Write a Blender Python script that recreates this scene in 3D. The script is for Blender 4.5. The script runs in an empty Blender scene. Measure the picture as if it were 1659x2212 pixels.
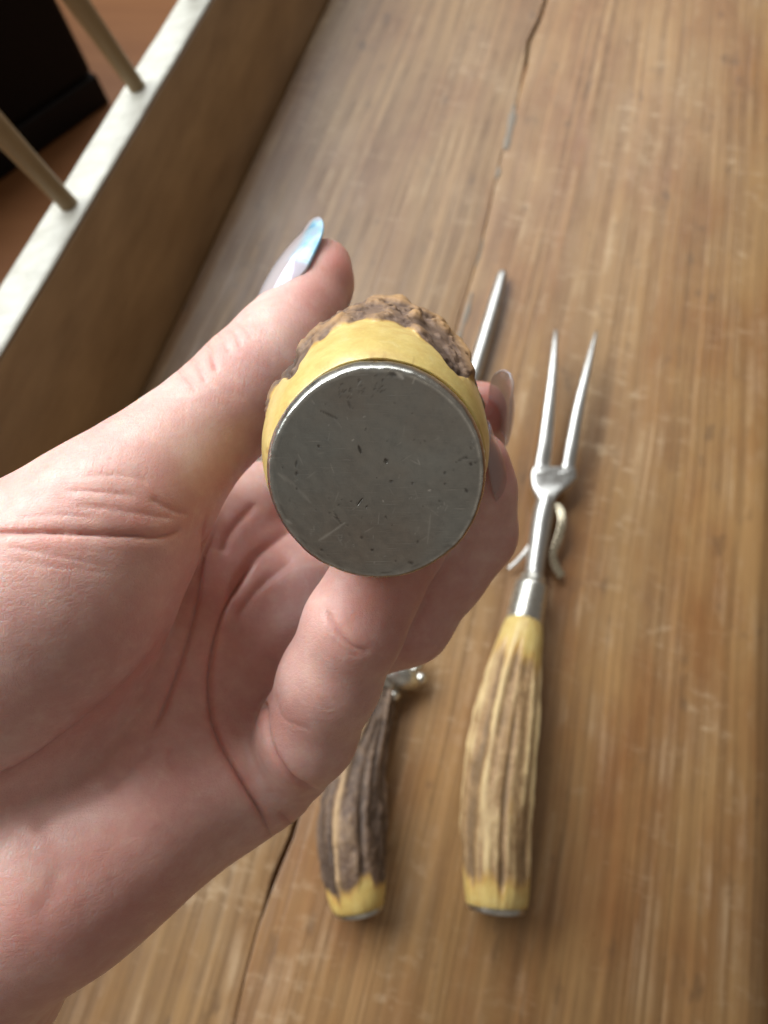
import bpy, bmesh, math, random
import numpy as np
from mathutils import Vector, Matrix

random.seed(7)
rng = np.random.default_rng(7)
SC = bpy.context.scene
COL = SC.collection

# ------------------------------------------------------------------ camera
FPX = 1659.0                      # focal length, in units of a 1659 x 2212 picture
TILT = math.radians(26.4)         # from straight down
HCAM = 0.33                       # metres above the bench seat
cam_d = bpy.data.cameras.new('camera')
cam_d.sensor_fit = 'VERTICAL'
cam_d.sensor_height = 36.0
cam_d.sensor_width = 27.0
cam_d.lens = 36.0 * FPX / 2212.0
cam_d.clip_start = 0.005
cam_d.clip_end = 50.0
cam_d.dof.use_dof = True
cam_d.dof.focus_distance = 0.113
cam_d.dof.aperture_fstop = 27.0 / 1.25      # a 1.0 mm wide aperture
cam_o = bpy.data.objects.new('camera', cam_d)
cam_o.location = (0, 0, HCAM)
cam_o.rotation_euler = (TILT, 0, 0)
COL.objects.link(cam_o)
SC.camera = cam_o
CT, ST = math.cos(TILT), math.sin(TILT)

# ------------------------------------------------------------------ world, light, exposure
wd = bpy.data.worlds.new('World'); SC.world = wd; wd.use_nodes = True
bg = wd.node_tree.nodes['Background']
bg.inputs[0].default_value = (1.0, 0.90, 0.80, 1)
bg.inputs[1].default_value = 0.19

def area(name, loc, target, sx, sy, power, col):
    l = bpy.data.lights.new(name, 'AREA'); l.shape = 'RECTANGLE'
    l.size = sx; l.size_y = sy; l.energy = power; l.color = col
    o = bpy.data.objects.new(name, l); COL.objects.link(o)
    o.location = loc
    o.rotation_euler = (Vector(target) - Vector(loc)).to_track_quat('-Z', 'Y').to_euler()
    return o
area('window_and_sheen_light', (-1.08, 1.02, 1.36), (0, 0.12, 0.05), 2.2, 1.2, 94.0, (0.94, 0.98, 1.0))
area('window_and_sheen_light', (0.30, 2.05, 1.45), (0, 0.2, 0.0), 1.3, 1.0, 12.0, (0.94, 0.98, 1.0))  # extra lamp added ahead for seat sheen and rim light, no second window
area('added_fill_light', (0.45, -1.45, 1.35), (0, 0.15, 0.0), 1.8, 1.6, 1.2, (1.0, 0.90, 0.78))  # added weak fill from behind the camera, also brightens the cap

SC.view_settings.view_transform = 'Standard'
SC.view_settings.look = 'None'
SC.view_settings.exposure = 0.0
SC.view_settings.gamma = 1.0
SC.view_settings.use_curve_mapping = False
SC.render.engine = 'CYCLES'
SC.cycles.use_denoising = True
SC.cycles.max_bounces = 6
SC.cycles.sample_clamp_indirect = 4.0

# ------------------------------------------------------------------ pixels and space (modelling aids)
def cam(u, v, d):
    """picture point at depth d (mm) -> camera space, mm"""
    return np.array([(u - 829.5) / FPX * d, -(v - 1106.0) / FPX * d, -d], dtype=float)
def c2w(p):
    """camera space mm -> world metres"""
    p = np.asarray(p, dtype=float) * 0.001
    x, y, z = p[..., 0], p[..., 1], p[..., 2]
    return np.stack([x, y * CT - z * ST, y * ST + z * CT + HCAM], axis=-1)
def on_plane(u, v, z=0.0):
    """picture point -> world point at height z (metres)"""
    yn = -(v - 1106.0) / FPX
    d = (HCAM - z) / (CT - yn * ST) * 1000.0
    return c2w(cam(u, v, d))

# ------------------------------------------------------------------ mesh helpers
def mesh_obj(name, verts, faces, mat, parent=None, smooth=True, attrs=None):
    me = bpy.data.meshes.new(name)
    verts = np.asarray(verts, dtype=np.float32)
    if isinstance(faces, np.ndarray):
        n, k = faces.shape
        me.vertices.add(len(verts)); me.vertices.foreach_set('co', verts.ravel())
        me.loops.add(n * k); me.loops.foreach_set('vertex_index', faces.astype(np.int32).ravel())
        me.polygons.add(n)
        me.polygons.foreach_set('loop_start', np.arange(0, n * k, k, dtype=np.int32))
        me.update(calc_edges=True)
    else:
        me.from_pydata([tuple(map(float, v)) for v in verts], [], faces)
        me.update()
    me.validate()
    if smooth:
        me.polygons.foreach_set('use_smooth', np.ones(len(me.polygons), dtype=bool))
    if attrs:
        for k, a in attrs.items():
            at = me.attributes.new(k, 'FLOAT', 'POINT')
            at.data.foreach_set('value', np.asarray(a, dtype=np.float32))
    o = bpy.data.objects.new(name, me)
    COL.objects.link(o)
    if mat: me.materials.append(mat)
    if parent is not None: o.parent = parent
    return o
def empty(name, loc=(0, 0, 0)):
    o = bpy.data.objects.new(name, None); COL.objects.link(o); o.location = loc
    o.empty_display_size = 0.02
    return o
def tag(o, label, cat, group=None):
    o['label'] = label; o['category'] = cat
    if group: o['group'] = group
    return o
def reparent(o, parent):
    """parent keeping world place (parents here only carry a location)"""
    o.parent = parent
    o.matrix_parent_inverse = Matrix.Translation(-Vector(parent.location))

def grid_faces(n, m, close=False):
    """faces for n rings of m points"""
    i = np.arange(n - 1)[:, None]
    mm = m if close else m - 1
    j = np.arange(mm)[None, :]
    a = i * m + j; b = i * m + (j + 1) % m
    return np.stack([a, b, b + m, a + m], axis=-1).reshape(-1, 4)

def catmull(P, n):
    """resample control rows (any columns) with a Catmull-Rom spline"""
    P = np.asarray(P, dtype=float)
    Q = np.vstack([2 * P[0] - P[1], P, 2 * P[-1] - P[-2]])
    seg = len(P) - 1
    t = np.linspace(0, seg, n); k = np.minimum(t.astype(int), seg - 1); f = (t - k)[:, None]
    p0, p1, p2, p3 = Q[k], Q[k + 1], Q[k + 2], Q[k + 3]
    return 0.5 * (2 * p1 + (p2 - p0) * f + (2 * p0 - 5 * p1 + 4 * p2 - p3) * f ** 2 + (3 * p1 - p0 - 3 * p2 + p3) * f ** 3)

# smooth value noise on numpy arrays ------------------------------------
_perm = rng.random((64, 64, 64)).astype(np.float32)
def vnoise(x, y, z):
    xi, yi, zi = np.floor(x).astype(int), np.floor(y).astype(int), np.floor(z).astype(int)
    xf, yf, zf = x - xi, y - yi, z - zi
    s = lambda t: t * t * (3 - 2 * t)
    xf, yf, zf = s(xf), s(yf), s(zf)
    P = lambda a, b, c: _perm[(xi + a) & 63, (yi + b) & 63, (zi + c) & 63]
    l = lambda a, b, t: a + (b - a) * t
    return l(l(l(P(0,0,0), P(1,0,0), xf), l(P(0,1,0), P(1,1,0), xf), yf),
             l(l(P(0,0,1), P(1,0,1), xf), l(P(0,1,1), P(1,1,1), xf), yf), zf) - 0.5
def fbm(x, y, z, o=4):
    r = 0; a = 1.0
    for i in range(o):
        r = r + a * vnoise(x * 2**i + 11.3 * i, y * 2**i + 5.1 * i, z * 2**i + 7.7 * i); a *= 0.5
    return r
def sstep(a, b, x):
    t = np.clip((x - a) / (b - a), 0, 1); return t * t * (3 - 2 * t)

# ------------------------------------------------------------------ material helpers
class NT:
    def __init__(self, name):
        self.m = bpy.data.materials.new(name); self.m.use_nodes = True
        self.t = self.m.node_tree; self.n = self.t.nodes; self.l = self.t.links
        self.p = self.n['Principled BSDF']
    def node(self, typ, ins=None, **kw):
        nd = self.n.new(typ)
        for k, v in kw.items(): setattr(nd, k, v)
        for k, v in (ins or {}).items(): self.put(nd.inputs[k], v)
        return nd
    def put(self, sock, v):
        if hasattr(v, 'is_linked') or isinstance(v, bpy.types.NodeSocket): self.l.new(v, sock)
        elif isinstance(v, bpy.types.Node): self.l.new(v.outputs[0], sock)
        else: sock.default_value = v
    def coord(self, kind='Object', scale=(1,1,1), loc=(0,0,0), rot=(0,0,0)):
        tc = self.node('ShaderNodeTexCoord')
        mp = self.node('ShaderNodeMapping', {'Vector': tc.outputs[kind], 'Scale': scale, 'Location': loc, 'Rotation': rot})
        return mp.outputs[0]
    def noise(self, vec, scale, detail=4, rough=0.55, dist=0.0):
        return self.node('ShaderNodeTexNoise', {'Vector': vec, 'Scale': scale, 'Detail': detail, 'Roughness': rough, 'Distortion': dist}).outputs['Fac']
    def ramp(self, fac, stops):
        r = self.node('ShaderNodeValToRGB', {'Fac': fac})
        cr = r.color_ramp
        while len(cr.elements) < len(stops): cr.elements.new(0.5)
        for e, (p, c) in zip(cr.elements, stops):
            e.position = p
            e.color = (c, c, c, 1) if isinstance(c, (int, float)) else (*c, 1)
        return r.outputs[0]
    def mix(self, fac, a, b, mode='MIX'):
        nd = self.node('ShaderNodeMix', data_type='RGBA', blend_type=mode)
        self.put(nd.inputs['Factor'], fac)
        for s, v in ((nd.inputs[6], a), (nd.inputs[7], b)):
            if isinstance(v, tuple) and len(v) == 3: v = (*v, 1)
            self.put(s, v)
        return nd.outputs[2]
    def math(self, op, a, b=0.0, c=None):
        nd = self.node('ShaderNodeMath', operation=op)
        self.put(nd.inputs[0], a); self.put(nd.inputs[1], b)
        if c is not None: self.put(nd.inputs[2], c)
        return nd.outputs[0]
    def attr(self, name):
        return self.node('ShaderNodeAttribute', attribute_name=name).outputs['Fac']
    def bump(self, h, strength, dist, prev=None):
        nd = self.node('ShaderNodeBump', {'Height': h, 'Strength': strength, 'Distance': dist})
        if prev is not None: self.put(nd.inputs['Normal'], prev)
        return nd.outputs[0]
    def set(self, **kw):
        for k, v in kw.items():
            k = k.replace('_', ' ')
            if isinstance(v, tuple) and len(v) == 3 and k != 'Subsurface Radius': v = (*v, 1)
            self.put(self.p.inputs[k], v)

# ------------------------------------------------------------------ materials
def mat_bench(name, seed, tone):
    """old waxed pine, grain along local X (metres)"""
    M = NT(name)
    o = (seed * 3.1, seed * 1.7, seed * 0.37)
    base = M.coord(loc=o)
    sep = M.node('ShaderNodeSeparateXYZ', {0: base})
    warp = M.noise(M.coord(scale=(3, 7, 1), loc=o), 1.0, 2)
    warp2 = M.noise(M.coord(scale=(22, 40, 1), loc=o), 1.0, 2)
    yy = M.math('ADD', sep.outputs[1], M.math('ADD', M.math('MULTIPLY', warp, 0.014), M.math('MULTIPLY', warp2, 0.0012)))
    def gr(fx, fy, z, det, ro):
        v = M.node('ShaderNodeCombineXYZ', {0: M.math('MULTIPLY', sep.outputs[0], fx), 1: M.math('MULTIPLY', yy, fy), 2: z}).outputs[0]
        return M.noise(v, 1.0, det, ro)
    g1 = gr(1.3, 290, 0.3, 3, 0.62); g2 = gr(1.2, 46, 1.3, 3, 0.55); g3 = gr(9, 640, 2.3, 2, 0.6); g4 = gr(2.4, 110, 4.1, 4, 0.65)
    b1 = M.noise(M.coord(scale=(7, 14, 1), loc=o), 1.0, 4, 0.6)
    b2 = M.noise(M.coord(scale=(9, 24, 1), loc=(o[0] + 4, o[1], 0)), 1.0, 5, 0.62)
    b6 = M.noise(M.coord(scale=(22, 48, 1), loc=(o[0], o[1] + 2, 0)), 1.0, 5, 0.7)
    c = M.mix(M.ramp(g2, [(0.34, 0.0), (0.66, 0.85)]), tone[0], tone[1])
    c = M.mix(M.ramp(b2, [(0.42, 0.0), (0.64, 0.85)]), c, tone[4])          # reddish brown heart
    c = M.mix(M.ramp(b1, [(0.47, 0.0), (0.70, 0.7)]), c, tone[3])           # worn grey
    late = M.ramp(g1, [(0.40, 0.0), (0.60, 1.0)])
    amt = M.math('MULTIPLY', late, M.ramp(b6, [(0.32, 0.12), (0.66, 0.62)]))
    c = M.mix(amt, c, tone[2])
    c = M.mix(M.ramp(g4, [(0.54, 0.0), (0.74, 0.28)]), c, tone[2])
    c = M.mix(1.0, c, M.ramp(g3, [(0.35, 0.85), (0.65, 1.08)]), 'MULTIPLY')
    # where the finish is rubbed through, pale wood shows along the ridges of the grain
    rub = M.math('MULTIPLY', M.ramp(b6, [(0.50, 0.0), (0.68, 1.0)]), M.ramp(g1, [(0.34, 1.0), (0.56, 0.0)]))
    c = M.mix(M.math('MULTIPLY', rub, 0.42), c, tone[5])
    b3 = M.noise(M.coord(scale=(150, 70, 1), loc=o), 1.0, 4, 0.7)
    fl = M.math('MULTIPLY', M.ramp(b3, [(0.56, 0.0), (0.72, 0.8)]), M.ramp(b1, [(0.46, 0.0), (0.62, 0.75)]))
    c = M.mix(fl, c, tone[5])
    b4 = M.noise(M.coord(scale=(110, 26, 1), loc=o, rot=(0, 0, 0.12)), 1.0, 6, 0.8)
    fl2 = M.math('MULTIPLY', M.ramp(b4, [(0.58, 0.0), (0.74, 0.6)]), M.ramp(b2, [(0.44, 0.0), (0.62, 1.0)]))
    c = M.mix(fl2, c, tone[5])
    b5 = M.noise(M.coord(scale=(42, 85, 1), loc=o), 1.0, 3, 0.6)
    c = M.mix(M.ramp(b5, [(0.62, 0.0), (0.76, 0.6)]), c, (0.08, 0.045, 0.024))
    h = M.math('ADD', M.math('MULTIPLY', late, -0.5), M.math('MULTIPLY', g3, 0.5))
    M.set(Base_Color=c, Roughness=M.ramp(b6, [(0.3, 0.27), (0.7, 0.48)]), Normal=M.bump(h, 0.35, 0.0004))
    M.p.inputs['Specular IOR Level'].default_value = 0.5
    return M.m

PALE = (0.54, 0.40, 0.25)
M_plank = [
    mat_bench('pine_plank_a', 1.0, [(0.260, 0.150, 0.062), (0.310, 0.182, 0.078), (0.108, 0.054, 0.020), (0.295, 0.198, 0.105), (0.200, 0.094, 0.034), PALE]),
    mat_bench('pine_plank_b', 5.0, [(0.275, 0.150, 0.056), (0.335, 0.190, 0.076), (0.115, 0.054, 0.018), (0.325, 0.205, 0.100), (0.222, 0.092, 0.030), PALE]),
]

def mat_rail():
    M = NT('rail_wood')
    v = M.coord(scale=(70, 9, 70), rot=(0, 0, 0.25))
    g = M.noise(v, 1.0, 4, 0.6)
    c = M.mix(M.ramp(g, [(0.3, 0.0), (0.7, 1.0)]), (0.235, 0.135, 0.058), (0.36, 0.220, 0.102))
    b = M.noise(M.coord(scale=(12, 12, 12)), 1.0, 4)
    c = M.mix(M.ramp(b, [(0.5, 0.0), (0.8, 0.3)]), c, (0.32, 0.20, 0.10))
    M.set(Base_Color=c, Roughness=0.42, Normal=M.bump(g, 0.2, 0.0006))
    return M.m
def mat_rail_top():
    M = NT('worn_glare_pale_wood')  # window glare on the rail's top put into its colour, plus worn mottling
    g = M.noise(M.coord(scale=(90, 140, 90)), 1.0, 5, 0.65)
    c = M.mix(M.ramp(g, [(0.42, 0.0), (0.68, 0.6)]), (0.50, 0.49, 0.425), (0.31, 0.29, 0.235))
    M.set(Base_Color=c, Roughness=0.5, Normal=M.bump(g, 0.4, 0.0008))
    return M.m
def mat_spindle():
    M = NT('spindle_wood')
    g = M.noise(M.coord(scale=(120, 120, 10)), 1.0, 4)
    c = M.mix(g, (0.20, 0.135, 0.062), (0.31, 0.22, 0.11))
    M.set(Base_Color=c, Roughness=0.45)
    return M.m
def mat_floor():
    M = NT('orange_floor')
    g = M.noise(M.coord(scale=(3, 40, 1)), 1.0, 4)
    c = M.mix(g, (0.13, 0.046, 0.013), (0.20, 0.082, 0.027))
    M.set(Base_Color=c, Roughness=0.42)
    return M.m
def mat_simple(name, col, rough, metal=0.0, bump=0.0, bscale=400):
    M = NT(name)
    M.set(Base_Color=col, Roughness=rough, Metallic=metal)
    if bump:
        g = M.noise(M.coord(), bscale, 4, 0.6)
        M.set(Normal=M.bump(g, bump, 0.0004))
    return M.m
def mat_steel(name, col=(0.56, 0.55, 0.52), rough=0.26):
    M = NT(name)
    g = M.noise(M.coord(scale=(1, 1, 1)), 260, 5, 0.65)
    c = M.mix(M.ramp(g, [(0.4, 0.0), (0.7, 0.6)]), col, tuple(0.62 * x for x in col))
    M.set(Base_Color=c, Metallic=1.0, Roughness=M.ramp(g, [(0.3, rough), (0.75, rough + 0.2)]), Normal=M.bump(g, 0.12, 0.0002))
    return M.m
def mat_cap():
    """worn nickel silver butt cap; attributes nick (dark cuts), scr (bright scratches), rim (polished edge, its highlight in the colour)"""
    M = NT('worn_nickel')
    nick, scr, rim = M.attr('nick'), M.attr('scr'), M.attr('rim')
    big = M.noise(M.coord(), 120, 5, 0.62)
    mid = M.noise(M.coord(), 620, 6, 0.7)
    tint = M.noise(M.coord(loc=(3, 1, 2)), 55, 3, 0.5)
    c = M.mix(M.ramp(tint, [(0.38, 0.0), (0.64, 1.0)]), (0.34, 0.345, 0.32), (0.32, 0.285, 0.245))
    c = M.mix(M.ramp(big, [(0.38, 0.0), (0.66, 0.45)]), c, (0.26, 0.26, 0.24))
    c = M.mix(M.ramp(mid, [(0.50, 0.0), (0.70, 0.4)]), c, (0.23, 0.228, 0.21))
    c = M.mix(M.ramp(mid, [(0.30, 0.2), (0.42, 0.0)]), c, (0.46, 0.45, 0.41))
    v = M.coord(scale=(170, 3600, 1), rot=(0, 0, 0.7))
    hair = M.math('MULTIPLY', M.ramp(M.noise(v, 1.0, 3, 0.6), [(0.60, 0.0), (0.72, 1.0)]), M.ramp(big, [(0.40, 0.0), (0.6, 1.0)]))
    v2 = M.coord(scale=(140, 3000, 1), rot=(0, 0, -0.5))
    hair2 = M.math('MULTIPLY', M.ramp(M.noise(v2, 1.0, 3, 0.6), [(0.62, 0.0), (0.74, 1.0)]), M.ramp(tint, [(0.45, 0.0), (0.6, 1.0)]))
    hair = M.math('MAXIMUM', hair, hair2)
    c = M.mix(M.math('MULTIPLY', hair, 0.5), c, (0.58, 0.56, 0.51))
    c = M.mix(M.math('MULTIPLY', scr, 0.8), c, (0.80, 0.78, 0.72))
    c = M.mix(M.math('MULTIPLY', rim, M.ramp(mid, [(0.35, 0.95), (0.65, 0.35)])), c, (0.78, 0.77, 0.70))  # bright rim highlight put into the colour, along with the worn polish
    c = M.mix(M.math('MULTIPLY', nick, 0.75), c, (0.07, 0.062, 0.055))
    h = M.math('SUBTRACT', M.math('MULTIPLY', mid, 0.6), M.math('MULTIPLY', hair, 0.35))
    n = M.bump(h, 0.28, 0.0002)
    n = M.bump(big, 0.22, 0.0008, n)
    ro = M.math('SUBTRACT', M.ramp(mid, [(0.3, 0.28), (0.7, 0.44)]), M.math('MULTIPLY', rim, 0.08))
    M.set(Base_Color=c, Metallic=1.0, Roughness=ro, Normal=n)
    return M.m
def mat_antler(name, yellow, ylow, bark, bark2, ridge):
    """attributes: bark 0..1, crest 0..1 (height of the relief)"""
    M = NT(name)
    bk = M.attr('bark'); cr = M.attr('crest')
    n1 = M.noise(M.coord(), 420, 5, 0.65); n2 = M.noise(M.coord(), 110, 4, 0.6); n3 = M.noise(M.coord(), 1500, 3, 0.6)
    y = M.mix(M.ramp(n2, [(0.35, 0.0), (0.7, 1.0)]), yellow, ylow)
    y = M.mix(M.ramp(n3, [(0.45, 0.0), (0.75, 0.35)]), y, tuple(min(1, 1.25 * a) for a in yellow))
    b = M.mix(M.ramp(n1, [(0.38, 0.0), (0.66, 1.0)]), bark, bark2)
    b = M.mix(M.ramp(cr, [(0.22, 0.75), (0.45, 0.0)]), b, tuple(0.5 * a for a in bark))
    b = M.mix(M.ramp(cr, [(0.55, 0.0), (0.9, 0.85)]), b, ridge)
    ck = M.attr('crack')
    y = M.mix(M.math('MULTIPLY', ck, 0.55), y, (0.34, 0.20, 0.06))
    stain = M.noise(M.coord(loc=(1, 2, 3)), 230, 5, 0.7)
    y = M.mix(M.ramp(stain, [(0.48, 0.0), (0.70, 0.6)]), y, (0.46, 0.27, 0.075))
    y = M.mix(M.ramp(stain, [(0.28, 0.45), (0.42, 0.0)]), y, (0.66, 0.55, 0.28))
    edge = M.math('ADD', bk, M.math('MULTIPLY', M.math('SUBTRACT', n1, 0.5), 0.5))
    f = M.ramp(edge, [(0.30, 0.0), (0.68, 1.0)])
    # a thin rusty line where polish ends
    rim = M.math('MULTIPLY', M.ramp(edge, [(0.05, 0.0), (0.42, 1.0)]), 0.6)
    y = M.mix(rim, y, (0.42, 0.20, 0.05))
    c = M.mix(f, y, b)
    h = M.math('ADD', M.math('MULTIPLY', n1, f), M.math('MULTIPLY', n3, 0.15))
    M.set(Base_Color=c, Roughness=M.ramp(f, [(0.0, 0.30), (1.0, 0.68)]), Normal=M.bump(h, 0.45, 0.0005))
    M.p.inputs['Subsurface Weight'].default_value = 0.12
    M.p.inputs['Subsurface Radius'].default_value = (0.0015, 0.0010, 0.0004)
    M.p.inputs['Subsurface Scale'].default_value = 1.0
    return M.m
def mat_skin():
    M = NT('skin')
    red = M.attr('red')
    n0 = M.noise(M.coord(loc=(2, 5, 1)), 26, 3, 0.55); n1 = M.noise(M.coord(), 75, 5, 0.65); n2 = M.noise(M.coord(), 300, 5, 0.7)
    c = M.mix(M.ramp(n0, [(0.38, 0.0), (0.64, 1.0)]), (0.68, 0.435, 0.375), (0.64, 0.375, 0.330))
    c = M.mix(M.ramp(n1, [(0.46, 0.0), (0.66, 0.6)]), c, (0.58, 0.300, 0.262))      # pink blotches
    c = M.mix(M.ramp(n1, [(0.30, 0.6), (0.46, 0.0)]), c, (0.75, 0.545, 0.475))       # pale blotches
    c = M.mix(M.ramp(n2, [(0.50, 0.0), (0.70, 0.25)]), c, (0.56, 0.30, 0.25))
    c = M.mix(M.ramp(n2, [(0.32, 0.3), (0.46, 0.0)]), c, (0.74, 0.52, 0.44))
    c = M.mix(red, c, (0.55, 0.19, 0.15))
    vo = M.node('ShaderNodeTexVoronoi', {'Vector': M.coord(), 'Scale': 1500.0}, feature='DISTANCE_TO_EDGE')
    li = M.ramp(vo.outputs['Distance'], [(0.0, 0.0), (0.14, 1.0)])
    st = M.noise(M.coord(scale=(260, 1900, 1900), rot=(0.3, 0.5, 0.6)), 1.0, 3, 0.6)
    st2 = M.noise(M.coord(scale=(1700, 240, 1700), rot=(0.1, 0.4, 0.5)), 1.0, 3, 0.6)
    h = M.math('ADD', M.math('MULTIPLY', li, 0.30), M.math('ADD', M.math('MULTIPLY', st, 0.9), M.math('MULTIPLY', st2, 0.7)))
    n = M.bump(h, 0.40, 0.00024)
    n = M.bump(n2, 0.14, 0.0006, n)
    M.set(Base_Color=c, Roughness=M.ramp(n2, [(0.3, 0.36), (0.7, 0.50)]), Normal=n)
    M.p.inputs['Specular IOR Level'].default_value = 0.5
    M.p.inputs['Subsurface Weight'].default_value = 1.0
    M.p.inputs['Subsurface Radius'].default_value = (1.0, 0.40, 0.24)
    M.p.inputs['Subsurface Scale'].default_value = 0.0024
    return M.m
def mat_nail():
    M = NT('gel_nail')
    fo = M.attr('foil')
    n1 = M.noise(M.coord(), 900, 4, 0.6); n2 = M.noise(M.coord(scale=(1, 1, 1)), 260, 2)
    pal = M.ramp(n2, [(0.3, (0.20, 0.47, 0.66)), (0.5, (0.40, 0.63, 0.72)), (0.7, (0.50, 0.50, 0.66))])
    c = M.mix(fo, (0.56, 0.50, 0.50), pal)
    M.set(Base_Color=c, Roughness=M.ramp(fo, [(0.0, 0.10), (1.0, 0.28)]), Normal=M.bump(n1, M.math('MULTIPLY', fo, 0.3), 0.0002))
    M.put(M.p.inputs['Metallic'], M.math('MULTIPLY', fo, 0.35))
    M.put(M.p.inputs['Transmission Weight'], M.ramp(fo, [(0.0, 0.15), (0.6, 0.0)]))
    M.p.inputs['Coat Weight'].default_value = 1.0
    M.p.inputs['Coat Roughness'].default_value = 0.05
    M.p.inputs['Thin Film Thickness'].default_value = 380.0
    tr = M.node('ShaderNodeBsdfTransparent'); mx = M.node('ShaderNodeMixShader')
    out = [n for n in M.n if n.type == 'OUTPUT_MATERIAL'][0]
    M.put(mx.inputs[0], M.attr('clear')); M.l.new(M.p.outputs[0], mx.inputs[1]); M.l.new(tr.outputs[0], mx.inputs[2]); M.l.new(mx.outputs[0], out.inputs['Surface'])
    return M.m

M_rail, M_railtop, M_spindle, M_floor = mat_rail(), mat_rail_top(), mat_spindle(), mat_floor()
M_dark = mat_simple('black_leather', (0.005, 0.004, 0.0035), 0.6, 0, 0.3, 90)
M_dark2 = mat_simple('black_trim', (0.008, 0.006, 0.005), 0.55, 0, 0.2, 120)
for m_ in (M_dark, M_dark2): m_.node_tree.nodes['Principled BSDF'].inputs['Specular IOR Level'].default_value = 0.12
M_steel = mat_steel('old_steel')
M_nickel = mat_steel('nickel_ferrule', (0.60, 0.58, 0.52), 0.22)
M_brass = mat_steel('worn_guard', (0.68, 0.60, 0.44), 0.2)
M_capm = mat_cap()
M_filler = mat_simple('grey_putty', (0.185, 0.150, 0.112), 0.6, 0, 0.4, 600)
M_skin, M_nail = mat_skin(), mat_nail()
M_antA = mat_antler('antler_knife', (0.60, 0.465, 0.175), (0.52, 0.38, 0.12), (0.105, 0.060, 0.038), (0.215, 0.135, 0.085), (0.42, 0.24, 0.10))
M_antF = mat_antler('antler_fork', (0.58, 0.44, 0.165), (0.53, 0.38, 0.12), (0.25, 0.145, 0.062), (0.36, 0.225, 0.105), (0.62, 0.46, 0.23))
M_antS = mat_antler('antler_steel', (0.57, 0.42, 0.14), (0.50, 0.35, 0.10), (0.090, 0.052, 0.032), (0.19, 0.118, 0.070), (0.44, 0.29, 0.15))

# ------------------------------------------------------------------ floor, chest
FLOOR_Z = -0.43
fl = mesh_obj('floor', [(-4, -3, FLOOR_Z), (4, -3, FLOOR_Z), (4, 5, FLOOR_Z), (-4, 5, FLOOR_Z)], [(0, 1, 2, 3)], M_floor, smooth=False)
fl['kind'] = 'structure'

def bevel_mesh(o, w, seg=2):
    bm = bmesh.new(); bm.from_mesh(o.data)
    bmesh.ops.recalc_face_normals(bm, faces=bm.faces)
    bmesh.ops.bevel(bm, geom=list(bm.edges), offset=w, segments=seg, profile=0.6, affect='EDGES', clamp_overlap=True)
    bm.to_mesh(o.data); bm.free()
    o.data.polygons.foreach_set('use_smooth', np.ones(len(o.data.polygons), dtype=bool))
def hexa(name, lo, hi, mat, parent=None, bev=0.0, seg=2):
    """a box from four bottom corners and four top corners"""
    v = list(lo) + list(hi)
    o = mesh_obj(name, v, [(3, 2, 1, 0), (4, 5, 6, 7), (0, 1, 5, 4), (1, 2, 6, 5), (2, 3, 7, 6), (3, 0, 4, 7)], mat, None, smooth=False)
    if bev: bevel_mesh(o, bev, seg)
    if parent is not None: reparent(o, parent)
    return o

A = on_plane(236, 222, FLOOR_Z); B = on_plane(-20, 405, FLOOR_Z)
e = (B - A); e /= np.linalg.norm(e); f = np.array([-e[1], e[0], 0]);
if f[1] < 0: f = -f
back = f * 0.34
chest = empty('chest', tuple(A)); tag(chest, 'black chest standing on the orange floor beyond the pale rail', 'chest')
up = np.array([0, 0, 1.0])
def lay(t0, t1, z0, z1, out):
    c = [A - e * out - f * out, A + e * (0.6 + out) - f * out, A + e * (0.6 + out) + back + f * out, A - e * out + back + f * out]
    lean = lambda z: e * 0.13 * z
    return [p + up * z0 + lean(z0) for p in c[:1]] + [c[1] + up * z0, c[2] + up * z0, c[3] + up * z0 + lean(z0)], \
           [c[0] + up * z1 + lean(z1), c[1] + up * z1, c[2] + up * z1, c[3] + up * z1 + lean(z1)]
l_, h_ = lay(0, 0, 0.0, 0.048, 0.0015); hexa('base_moulding', l_, h_, M_dark2, chest, 0.004)
l_, h_ = lay(0, 0, 0.05, 0.30, 0.0); hexa('body', l_, h_, M_dark, chest, 0.012, 3)
l_, h_ = lay(0, 0, 0.302, 0.38, 0.005); hexa('lid', l_, h_, M_dark2, chest, 0.01, 3)

# ------------------------------------------------------------------ bench: planks, back rail, spindles
GR = np.array([0.5726, 2.2457, 0.0]); GR /= np.linalg.norm(GR)      # grain direction
PR = np.array([GR[1], -GR[0], 0.0])                                  # across, to the right
def loc(p):   # world -> (along, across)
    return float(np.dot(p, GR)), float(np.dot(p, PR))
bench = empty('spindle_bench', (0, 0, 0))
tag(bench, 'old pine bench with worn plank seat, pale topped back rail and slanting spindles', 'bench')

J = [(1181, -40), (1180, 0), (1166, 40), (1142, 90), (1136, 140), (1126, 180), (1108, 260), (1082, 340), (1064, 420), (1046, 500), (1028, 570), (1000, 660), (975, 750),
     (880, 1050), (760, 1400), (650, 1740), (628, 1810), (598, 1880), (576, 1950), (556, 2010), (536, 2080), (520, 2150), (500, 2240)]
Jl = sorted(loc(on_plane(u, v)) for u, v in J)
ja = np.array([a for a, _ in Jl]); jc = np.array([c for _, c in Jl])
gapw = {0: 0.0003}
def gap(x):   # half gap along the joint, metres
    w = 0.00012 + 0.0005 * np.clip(vnoise(x * 28, x * 0 + 3.3, x * 0) + 0.12, 0, 1)
    top = sstep(loc(on_plane(1120, 210))[0], loc(on_plane(1136, 140))[0], x)
    bot = sstep(loc(on_plane(560, 2010))[0], loc(on_plane(598, 1880))[0], x) * (1 - sstep(loc(on_plane(700, 1600))[0], loc(on_plane(760, 1400))[0], x))
    return w + 0.0010 * top + 0.0009 * bot
Lr = [loc(on_plane(u, v)) for u, v in ((712, 0), (320, 812))]
LEFT = 0.5 * (Lr[0][1] + Lr[1][1])
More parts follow.
